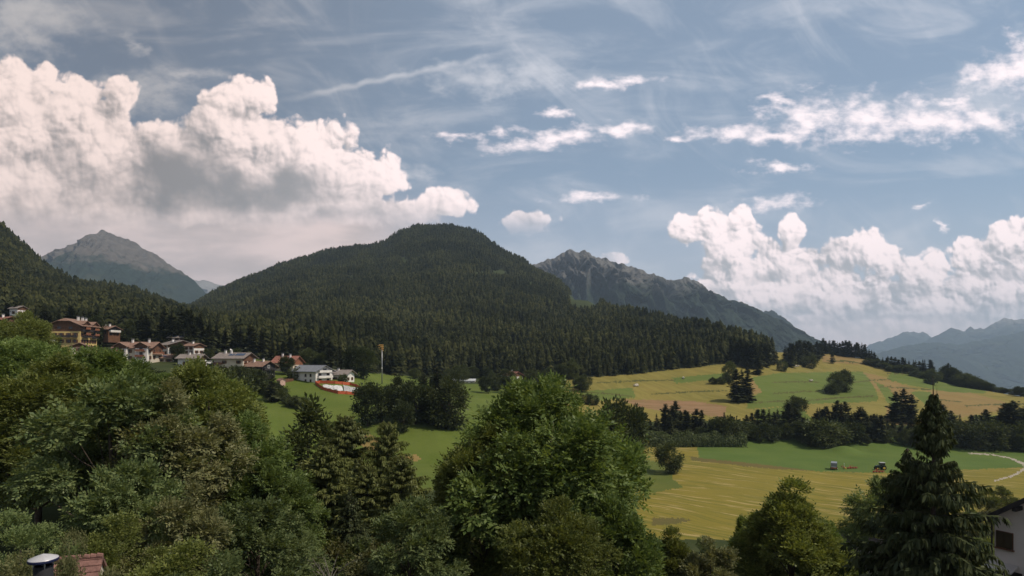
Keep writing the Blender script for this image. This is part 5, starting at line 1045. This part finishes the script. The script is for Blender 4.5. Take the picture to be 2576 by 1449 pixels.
# --- hedge between the two meadows
hb = random.Random(3)
for k in range(26):
    t = k / 25; px_ = 592 + t * 190; row = 955 + 88 * t ** 1.1 + hb.uniform(-4, 4)
    x, y, z = hit(px_, row, 150)
    tree(hb.choice(BUSH), 'shrub', (x, y, z - 0.3), hb.uniform(3.5, 6.5) * (1.15 - 0.6 * t), 'dark shrub in the hedge that runs down between the two meadows', 'shrub', 'hedge between the two meadows', hb.uniform(0.7, 1.0))
x, y, z = hit(684, 1012, 150); tree(FIR[3], 'fir_tree', (x, y, z), 13.5, 'dark conifer in the hedge between the two meadows', 'conifer', None, 1.3)
x, y, z = hit(655, 985, 150); tree(MIDB[2], 'broadleaf_tree', (x, y, z), 8, 'bushy tree left of the conifer in the meadow hedge', 'tree', None, 1.0)

# --- field edge
x, y, z = hit(1684, 1192, 140); tree(MIDB[0], 'broadleaf_tree', (x, y, z - 0.4), 11.0, 'single round tree standing alone on the mown field', 'tree', None, 0.92)
plant(MIDB[1], 'broadleaf_tree', 1572, 196, 1012, 'big dark tree at the left corner of the mown field', 'tree', None, 0.66)
plant(MIDB[3], 'broadleaf_tree', 1602, 205, 1070, 'tree on the right flank of the big dark one at the field corner', 'tree', None, 0.55)
plant(MIDB[3], 'broadleaf_tree', 1530, 190, 1032, 'tree on the left flank of the big dark one at the field corner', 'tree', None, 0.8)
nconif = 0
BT_X = [1640, 1690, 1720, 1760, 1800, 1830, 1880, 1960, 2000, 2040, 2100, 2150, 2210, 2260, 2290, 2330, 2380, 2420, 2450, 2500, 2540, 2600]
BT_R = [1040, 1010, 1022, 1030, 1045, 1030, 1040, 1030, 1010, 1035, 1010, 1022, 1035, 1052, 1060, 1030, 1010, 1050, 1040, 1030, 1010, 1020]
bb = random.Random(21)
for k in range(128):
    px_ = 1638 + (k + bb.uniform(-.4, .4)) * 7.6; d = bb.uniform(296, 318)
    row = np.interp(px_, BT_X, BT_R) + bb.uniform(-8, 30)
    if 2298 < px_ < 2322 and bb.random() < 0.6: continue
    plant(bb.choice([FIR[0], FIR[2], FIR[2], FIR[4], FIR[3]]), 'fir_tree', px_, d, row, 'dark spruce in the belt behind the mown field', 'conifer', 'spruces in the belt behind the field', bb.uniform(1.15, 1.6)); nconif += 1
for k in range(40):
    px_ = 1770 + k * 21 + bb.uniform(-9, 9); d = bb.uniform(288, 297)
    tree(bb.choice(MIDB + BUSH), 'broadleaf_tree', at(px_, d), bb.choice([4, 5, 6, 7, 9, 11]) * bb.uniform(0.9, 1.1), 'rounded leafy tree along the front of the spruce belt', 'tree', 'leafy trees along the front of the belt', bb.uniform(0.9, 1.2))
for px_, d, row, lab, w in [(2000, 335, 998, 'large round dark tree standing above the belt left of the clump of poplars', 1.1), (1965, 300, 1062, 'light round willow at the field edge in front of the belt', 1.2), (2190, 300, 1072, 'grey green willow at the field edge near the tractors', 1.1), (1840, 297, 1062, 'bushy tree at the end of the clipped hedge', 1.2), (2330, 292, 1068, 'pale birch like tree beside the spruce top', 0.8)]:
    plant(MIDB[0], 'broadleaf_tree', px_, d, row, lab, 'tree', None, w)
for px_, d, row, lab in [(2252, 330, 985, 'left of the tall dark trees rising above the belt'), (2272, 332, 978, 'middle and highest of the tall dark trees rising above the belt'), (2292, 330, 992, 'right of the tall dark trees rising above the belt')]:
    plant(FIR[2], 'fir_tree', px_, d, row, lab, 'conifer', 'tall trees above the belt', 1.25); nconif += 1
# clipped hedge on the field edge
Vh = []
hr = np.random.default_rng(4)
for k in range(15000):
    t = hr.random(); px_ = 1634 + 240 * t; x, y, z = (px_ - PX0) / F * (286 - 3 * t), 286 - 3 * t, 0
    Vh.append((x, y, t))
Vh = np.array(Vh); a = hr.uniform(0, math.pi, len(Vh)); rr = 1 - 0.35 * hr.random(len(Vh)) ** 2
hh = 6.6 + 0.8 * np.sin(Vh[:, 2] * 21) + 0.4 * np.sin(Vh[:, 2] * 47 + 1); hh *= 1 - 0.12 * Vh[:, 2]
P = np.stack([Vh[:, 0], Vh[:, 1] + np.cos(a) * 2.6 * rr, gz(Vh[:, 0], Vh[:, 1]) + np.sin(a) ** 0.7 * hh * rr], 1)
Nn = norm(np.stack([hr.normal(size=len(a)) * 0.4, np.cos(a), np.sin(a)], 1) + hr.normal(size=(len(a), 3)) * 0.3); D = norm(np.cross(Nn, hr.normal(size=(len(a), 3))))
he = empty('hedge', at(1754, 285), 0, 'long dark clipped hedge along the far left edge of the mown field', 'hedge')
P -= np.array(he.location); hm_ = link('foliage', quads_mesh('foliage', diamonds(P, D, Nn, hr.uniform(0.5, 0.9, len(a)), hr.uniform(0.4, 0.7, len(a))), leaf_mat('hedge_leaves', (0.040, 0.062, 0.026), (0.095, 0.125, 0.050), 0.2, 0.0)), he)

# --- trees on the ridge meadow
for pr, nm, px_, row, H, w, lab, cat in [
  (MIDB[2], 'broadleaf_tree', 1836, 962, 13, 0.8, 'leafy tree just left of the dark clump on the ridge meadow', 'tree'),
  (FIR[2], 'fir_tree', 1852, 1012, 20, 1.15, 'left of the dark trees in the clump on the ridge meadow', 'conifer'), (FIR[0], 'fir_tree', 1866, 1010, 21, 1.25, 'middle dark tree of the clump on the ridge meadow', 'conifer'), (FIR[2], 'fir_tree', 1880, 1013, 18, 1.15, 'right of the dark trees in the clump on the ridge meadow', 'conifer'),
  (BUSH[1], 'shrub', 1793, 966, 4.2, 0.9, 'left of the two round bushes side by side on the ridge meadow', 'shrub'), (BUSH[1], 'shrub', 1812, 966, 4.4, 1.05, 'right of the two round bushes side by side on the ridge meadow', 'shrub'),
  (FIR[4], 'fir_tree', 1906, 944, 14, 1.5, 'slender oval conifer at the edge of the forest spur', 'conifer'), (FIR[3], 'fir_tree', 1880, 938, 10, 1.3, 'small conifer in front of the forest spur', 'conifer'),
  (BUSH[0], 'shrub', 1966, 934, 8.5, 0.62, 'small round tree left of the pointed dark conifer on the ridge', 'tree'), (FIR[0], 'fir_tree', 1990, 925, 17, 1.5, 'dark conifer in front of the grove on the ridge', 'conifer'),
  (BUSH[0], 'shrub', 2036, 927, 11.5, 0.72, 'round tree in front of the grove on the ridge', 'tree'), (FIR[4], 'fir_tree', 2094, 914, 13, 1.2, 'solitary slim tree on the open crest of the ridge', 'conifer'),
  (MIDB[2], 'broadleaf_tree', 2104, 988, 13, 0.95, 'left half of the big round thicket on the ridge meadow', 'tree'), (MIDB[2], 'broadleaf_tree', 2124, 984, 13.5, 1.0, 'right half of the big round thicket on the ridge meadow', 'tree'), (BUSH[1], 'shrub', 2096, 992, 7, 1.0, 'dark low bush at the foot of the big round thicket', 'shrub'),
  (MIDB[2], 'broadleaf_tree', 2344, 968, 12.5, 1.05, 'round tree standing alone on the right part of the ridge meadow', 'tree'),
  (BUSH[0], 'shrub', 1474, 1017, 5.5, 0.8, 'left of two round bushes at the foot of the ridge meadow', 'shrub'), (BUSH[0], 'shrub', 1490, 1018, 5.5, 0.8, 'right of two round bushes at the foot of the ridge meadow', 'shrub'),
  (MIDB[3], 'broadleaf_tree', 1440, 950, 13, 0.9, 'pale oval tree at the left end of the forest edge', 'tree')]:
    x, y, z = hit(px_, row, 330); tree(pr, nm, (x, y, z - 0.3), H, lab, cat, None, w)
    nconif += nm == 'fir_tree'
rg = random.Random(31)
def row_of(protos, x0, x1, n, base, top, label, group, d0, w=(1.0, 1.4), cat='conifer', name='fir_tree', spread=20):
    global nconif
    for k in range(n):
        t = (k + rg.uniform(0.1, 0.9)) / n; px_ = x0 + (x1 - x0) * t; b0 = np.interp(t, [0, .5, 1], base); tp = np.interp(t, [0, .25, .5, .75, 1], top) + rg.uniform(-3, 7)
        x, y, z = hit(px_, b0 + rg.uniform(-1, 4), d0); dd = rg.uniform(0, spread); y += dd if y < 520 else min(dd, 4); x = (px_ - PX0) / F * y; z = float(gz(x, y))
        H = max(zrow(tp, y) - z, 5); tree(rg.choice(protos), name, (x, y, z - 0.3), H, label, cat, group, rg.uniform(*w) * (20 / H) ** 0.4); nconif += name == 'fir_tree'
row_of(FIR, 1840, 1955, 22, (915, 930, 912), (860, 850, 862, 858, 880), 'conifer of the forest spur that reaches down onto the ridge meadow', 'conifers of the forest spur', 420)
row_of(FIR, 1972, 2068, 17, (914, 918, 900), (870, 858, 855, 860, 862), 'dark conifer in the grove on top of the ridge', 'grove on the ridge', 480)
row_of(FIR, 2068, 2200, 22, (888, 890, 908), (852, 854, 858, 862, 880), 'conifer in the row along the skyline of the ridge', 'conifers along the ridge skyline', 560, spread=8)
row_of(FIR, 2180, 2350, 20, (915, 932, 948), (880, 895, 900, 905, 905), 'dark conifer on the right shoulder of the ridge', 'conifers on the right shoulder of the ridge', 480, (0.9, 1.3))
row_of(MIDB, 2180, 2300, 10, (918, 934, 938), (900, 908, 915, 915, 915), 'leafy tree in front of the conifers on the right shoulder', 'leafy trees on the right shoulder of the ridge', 480, (0.9, 1.2), 'tree', 'broadleaf_tree')
row_of(MIDB, 2385, 2500, 15, (950, 968, 984), (920, 935, 948, 955, 965), 'dark leafy tree in the wood at the right end of the ridge', 'wood at the right end of the ridge', 420, (0.9, 1.2), 'tree', 'broadleaf_tree', 10)
row_of(FIR, 2382, 2398, 2, (945, 950, 955), (918, 912, 915, 918, 920), 'conifer standing out above the wood at the right end of the ridge', 'conifers above the right wood', 420)
row_of(BUSH, 2300, 2400, 7, (945, 955, 962), (932, 940, 942, 948, 950), 'bush on the skyline of the ridge, right of the conifers', 'bushes on the ridge skyline', 450, (0.7, 1.0), 'shrub', 'shrub', 6)
row_of(MIDB, 2505, 2590, 5, (985, 992, 998), (980, 975, 978, 972, 975), 'small tree on the skyline at the right edge', 'trees on the right skyline', 420, (0.9, 1.2), 'tree', 'broadleaf_tree', 6)

# --- trees among the houses and in the valley behind
HT = 'leafy trees among the houses'
for pr, px_, row, H, w, lab in [(MIDB[0], 245, 872, 17, 0.75, 'light green tree behind the yellow hotel'), (MIDB[1], 290, 862, 13, 0.8, 'dark tree between the hotel and the twin gabled chalet'), (MIDB[2], 330, 868, 13, 0.8, 'tree behind the roof of the twin gabled chalet'),
   (MIDB[1], 446, 912, 9, 0.85, 'bush like tree in front of the low garage'), (MIDB[0], 593, 925, 9.5, 0.9, 'round tree in front of the chalet with solar panels'), (MIDB[1], 722, 942, 9, 1.0, 'dark tree between the dark timber house and the new white house'), (BUSH[0], 740, 955, 5, 0.9, 'hedge bush by the left wall of the new white house'),
   (MIDB[2], 775, 922, 9, 0.9, 'tree behind the grey roof of the new white house'), (MIDB[0], 815, 925, 9, 0.9, 'pale tree behind the gable of the new white house'), (BUSH[0], 864, 964, 4, 0.7, 'small tree in front of the right neighbour of the new house'), (MIDB[1], 890, 950, 16, 0.9, 'dark tree right of the last house'),
   (MIDB[1], 915, 955, 17, 0.9, 'tall dark tree left of the floodlight mast'), (BUSH[0], 520, 905, 5, 0.9, 'bush between the white house and the chalet with solar panels'), (BUSH[0], 620, 955, 5.5, 1.0, 'orange tinged bush below the chalet with solar panels'), (BUSH[1], 560, 880, 5, 0.9, 'shrub on the slope above the chalet with solar panels')]:
    x, y, z = hit(px_, row, 240); tree(pr, 'broadleaf_tree' if pr not in BUSH else 'shrub', (x, y, z - 0.3), H, lab, 'tree', HT, w)
vt = random.Random(17)
for k in range(30):
    px_ = vt.uniform(1000, 1470); row = vt.uniform(950, 990)
    x, y, z = hit(px_, row, 260); tree(vt.choice(MIDB), 'broadleaf_tree', (x, y, z - 0.3), vt.uniform(6, 12), 'leafy tree on the valley floor below the forest', 'tree', 'leafy trees on the valley floor', vt.uniform(0.9, 1.2))

# --- the forest: the nearest conifers are trees of their own, the far wood is one mass
fr = np.random.default_rng(55)
cand = []
_sl = np.maximum.accumulate(ZG / (RG[None, :] * np.maximum(np.cos(TG), 0.05)[:, None]), axis=1)
dcur = 296.0
while dcur < 2150:
    sp = np.interp(dcur, [300, 700, 1300, 2100], [6.0, 5.8, 6.4, 7.8])
    xs = np.arange(-1.02, 0.46, sp / dcur) * dcur
    ys = np.full(len(xs), dcur) + fr.uniform(-.5, .5, len(xs)) * sp; xs = xs + fr.uniform(-.5, .5, len(xs)) * sp
    cand.append(np.stack([xs, ys], 1)); dcur += sp
cand = np.concatenate(cand); cx, cy = cand[:, 0], cand[:, 1]
rr = np.hypot(cx, cy); th = np.arctan2(cx, cy)
ti = np.clip(np.searchsorted(TG, th) - 1, 0, len(TG) - 2); ri_ = np.clip(np.searchsorted(RG, rr) - 1, 0, len(RG) - 2)
cz = gz(cx, cy)
hgt = (8 + 13 * fr.random(len(cx)) ** 0.8) * np.interp(cy, [300, 900, 2000], [1.05, 0.95, 0.85])
def field_noise(x, y, L, seed):
    G = np.random.default_rng(seed).random((128, 128)); i = np.floor(x / L).astype(int); j = np.floor(y / L).astype(int); fx = x / L - i; fy = y / L - j; fx = fx * fx * (3 - 2 * fx); fy = fy * fy * (3 - 2 * fy); g = lambda a, b: G[a % 128, b % 128]
    return (g(i, j) * (1 - fx) + g(i + 1, j) * fx) * (1 - fy) + (g(i, j + 1) * (1 - fx) + g(i + 1, j + 1) * fx) * fy
st1, st2 = field_noise(cx, cy, 70, 5), field_noise(cx, cy, 28, 6)
hgt = hgt * (0.62 + 0.75 * (0.6 * st1 + 0.4 * st2))
ok = ((st2 > 0.16) | (fr.random(len(cx)) < 0.35)) & (G_IDX[ti, ri_] == 4) & ((cz + hgt) / cy >= _sl[ti, ri_] - 0.004)
pxs = PX0 + F * cx / cy
ok &= (pxs > -260) & (fr.random(len(cx)) < np.where(cy < 480, 0.85, 0.97))
cx, cy, cz, hgt, pxs = cx[ok], cy[ok], cz[ok], hgt[ok], pxs[ok]
# nothing grows through the houses
HOUSE_AT = [(200, 290), (272, 335), (350, 290), (465, 300), (490, 292), (595, 300), (655, 296), (725, 312), (780, 298), (852, 305), (15, 300), (46, 330)]
for hx, hd in HOUSE_AT:
    k = np.hypot(cx - (hx - PX0) / F * hd, cy - hd) > 17; cx, cy, cz, hgt, pxs = cx[k], cy[k], cz[k], hgt[k], pxs[k]
o_ = np.argsort(cy + np.where((pxs < 0) | (pxs > 1960), 400, 0)); near = o_[:max(0, 298 - nconif)]; far = o_[len(near):]
for i in near:
    left = pxs[i] < 900
    tree(random.choice(FIR), 'fir_tree', (cx[i], cy[i], cz[i] - 0.3), hgt[i] * 1.05, 'dark conifer at the lower edge of the forest behind the houses' if left else 'dark conifer at the lower edge of the forest above the ridge meadow', 'conifer', 'conifers behind the houses' if left else 'conifers at the forest edge', random.uniform(1.0, 1.35))
def lowpoly(seed, layers, k, rnd):
    r = np.random.default_rng(seed); V, Fc = [], []
    for j in range(layers):
        t0 = j / layers; z0 = 0.06 + 0.94 * t0; z1 = min(z0 + 1.75 / layers, 1.0) if j < layers - 1 else 1.0
        R = 0.20 * ((1 - t0) ** 0.8 if not rnd else math.sqrt(1 - t0 ** 2.6) * (1 - 0.3 * t0)) + 0.012
        b0 = len(V); V.append((r.normal() * 0.012, r.normal() * 0.012, z1))
        off = r.uniform(0, 6.28)
        for q in range(k):
            a = off + 6.2832 * q / k; rr_ = R * (1.12 if q % 2 else 0.62) * r.uniform(0.8, 1.2); V.append((rr_ * math.cos(a), rr_ * math.sin(a), z0 - (0.025 if q % 2 else -0.035) + r.normal() * 0.012))
        for q in range(k): Fc.append((b0, b0 + 1 + q, b0 + 1 + (q + 1) % k))
    return np.array(V), np.array(Fc)
PV, PF, off = [], [], 0
for lo, hi, lay, kk in ((0, 750, 8, 10), (750, 5000, 5, 8)):
    sel = far[(cy[far] >= lo) & (cy[far] < hi)]; which = fr.integers(0, 5, len(sel))
    for w in range(5):
        s = sel[which == w]
        if not len(s): continue
        v, f = lowpoly(100 + w + lay, lay, kk, w > 1); a = fr.uniform(0, 6.28, len(s)); ca, sa = np.cos(a), np.sin(a); wd = hgt[s] ** 0.6 * 3.0 * fr.uniform(0.8, 1.45, len(s))
        VV = np.stack([(v[None, :, 0] * ca[:, None] - v[None, :, 1] * sa[:, None]) * wd[:, None] + cx[s][:, None], (v[None, :, 0] * sa[:, None] + v[None, :, 1] * ca[:, None]) * wd[:, None] + cy[s][:, None], v[None, :, 2] * hgt[s][:, None] + cz[s][:, None] - 0.3], -1)
        PV.append(VV.reshape(-1, 3)); PF.append((f[None] + (np.arange(len(s)) * len(v))[:, None, None] + off).reshape(-1, 3)); off += VV.shape[0] * VV.shape[1]
L_FOREST = leaf_mat('forest_needles', (0.013, 0.019, 0.011), (0.043, 0.052, 0.027), 0.12, 0.0, 0.7, 0, patch=0.009)
fo = link('forest', raw_mesh('forest', np.concatenate(PV), np.concatenate(PF), L_FOREST)); tag(fo, 'dense dark conifer forest covering the hill and the left slope', 'forest', None, 'stuff')
print('forest trees', len(far), 'near', len(near), 'conifers', nconif)

# --- labels of the repeats: where each one stands among its like
def seg(px_, parts):
    for lim, txt in parts:
        if px_ < lim: return txt
SEG = {'spruces in the belt behind the field': [(1880, 'dark spruce in the belt, behind the clipped hedge'), (2060, 'dark spruce in the belt, between the hedge end and the hay wagon'), (2250, 'dark spruce in the belt, behind the hay wagon and tractor'), (2430, 'dark spruce in the belt, beside the top of the big drooping spruce'), (9999, 'dark spruce in the belt, above the gravel path')],
 'conifers at the forest edge': [(1200, 'dark conifer at the forest foot, behind the dark meadow group'), (1450, 'dark conifer at the forest foot, above the valley floor houses'), (1640, 'dark conifer at the forest edge, above the left ridge meadow'), (9999, 'dark conifer at the forest edge, above the two round ridge bushes')],
 'conifers behind the houses': [(130, 'dark conifer on the slope at the left edge, above the tall leafy tree'), (290, 'dark conifer at the forest foot, behind the yellow hotel'), (430, 'dark conifer at the forest foot, behind the twin gabled chalet'), (560, 'dark conifer at the forest foot, behind the tiered white chalet'), (700, 'dark conifer at the forest foot, behind the solar chalet'), (9999, 'dark conifer at the forest foot, behind the new pale house')],
 'leafy trees along the front of the belt': [(2060, 'rounded leafy tree in front of the spruce belt, left of the hay wagon'), (2300, 'rounded leafy tree in front of the spruce belt, behind the tractor'), (9999, 'rounded leafy tree in front of the spruce belt, above the gravel path')],
 'leafy trees below the houses': [(200, 'leafy tree on the wooded slope, below the yellow hotel'), (420, 'leafy tree on the wooded slope, below the twin gabled chalet'), (9999, 'leafy tree on the wooded slope, below the small white house')],
 'undergrowth shrubs': [(1150, 'shrub in the thicket around the larches'), (9999, 'shrub in the thicket under the great central ash')],
 'shrubs along the near edge of the field': [(1850, 'green shrub at the near field edge, right of the central ash'), (2150, 'green shrub at the near field edge, around the pointed leafy tree'), (9999, 'green shrub at the near field edge, under the big drooping spruce')]}
bpy.context.view_layer.update()
fam = {}
for o in bpy.data.objects:
    if o.parent is None and o.get('group') and o.get('category') in ('tree', 'conifer', 'shrub', 'larch'):
        px_ = PX0 + F * o.location.x / max(o.location.y, 1)
        if o['group'] in SEG: o['label'] = seg(px_, SEG[o['group']])
        fam.setdefault((o['group'], o['label']), []).append((px_, o))
for (g, lab), l in fam.items():
    if len(l) < 3: continue
    l.sort(key=lambda a: a[0])
    l[0][1]['label'] = 'leftmost ' + lab; l[-1][1]['label'] = 'rightmost ' + lab
    m_ = max(l[1:-1], key=lambda a: (a[1].location.z + a[1].scale.z * 20) / a[1].location.y)[1]
    m_['label'] = 'highest reaching ' + lab

# ------------------------------------------------------------------ the air
hz = MB(); hz.box((0, 350, 155), (27600, 28300, 1750)); ho = hz.build('haze', mat('haze_air', (1, 1, 1)))
hm = MATS['haze_air']; nt = hm.node_tree; nt.nodes.clear(); o_ = nt.nodes.new('ShaderNodeOutputMaterial'); v_ = nt.nodes.new('ShaderNodeVolumePrincipled')
v_.inputs['Color'].default_value = (0.62, 0.80, 1.0, 1); v_.inputs['Density'].default_value = 7.5e-5; v_.inputs['Anisotropy'].default_value = 0.2
nt.links.new(v_.outputs[0], o_.inputs['Volume']); tag(ho, kind='stuff')
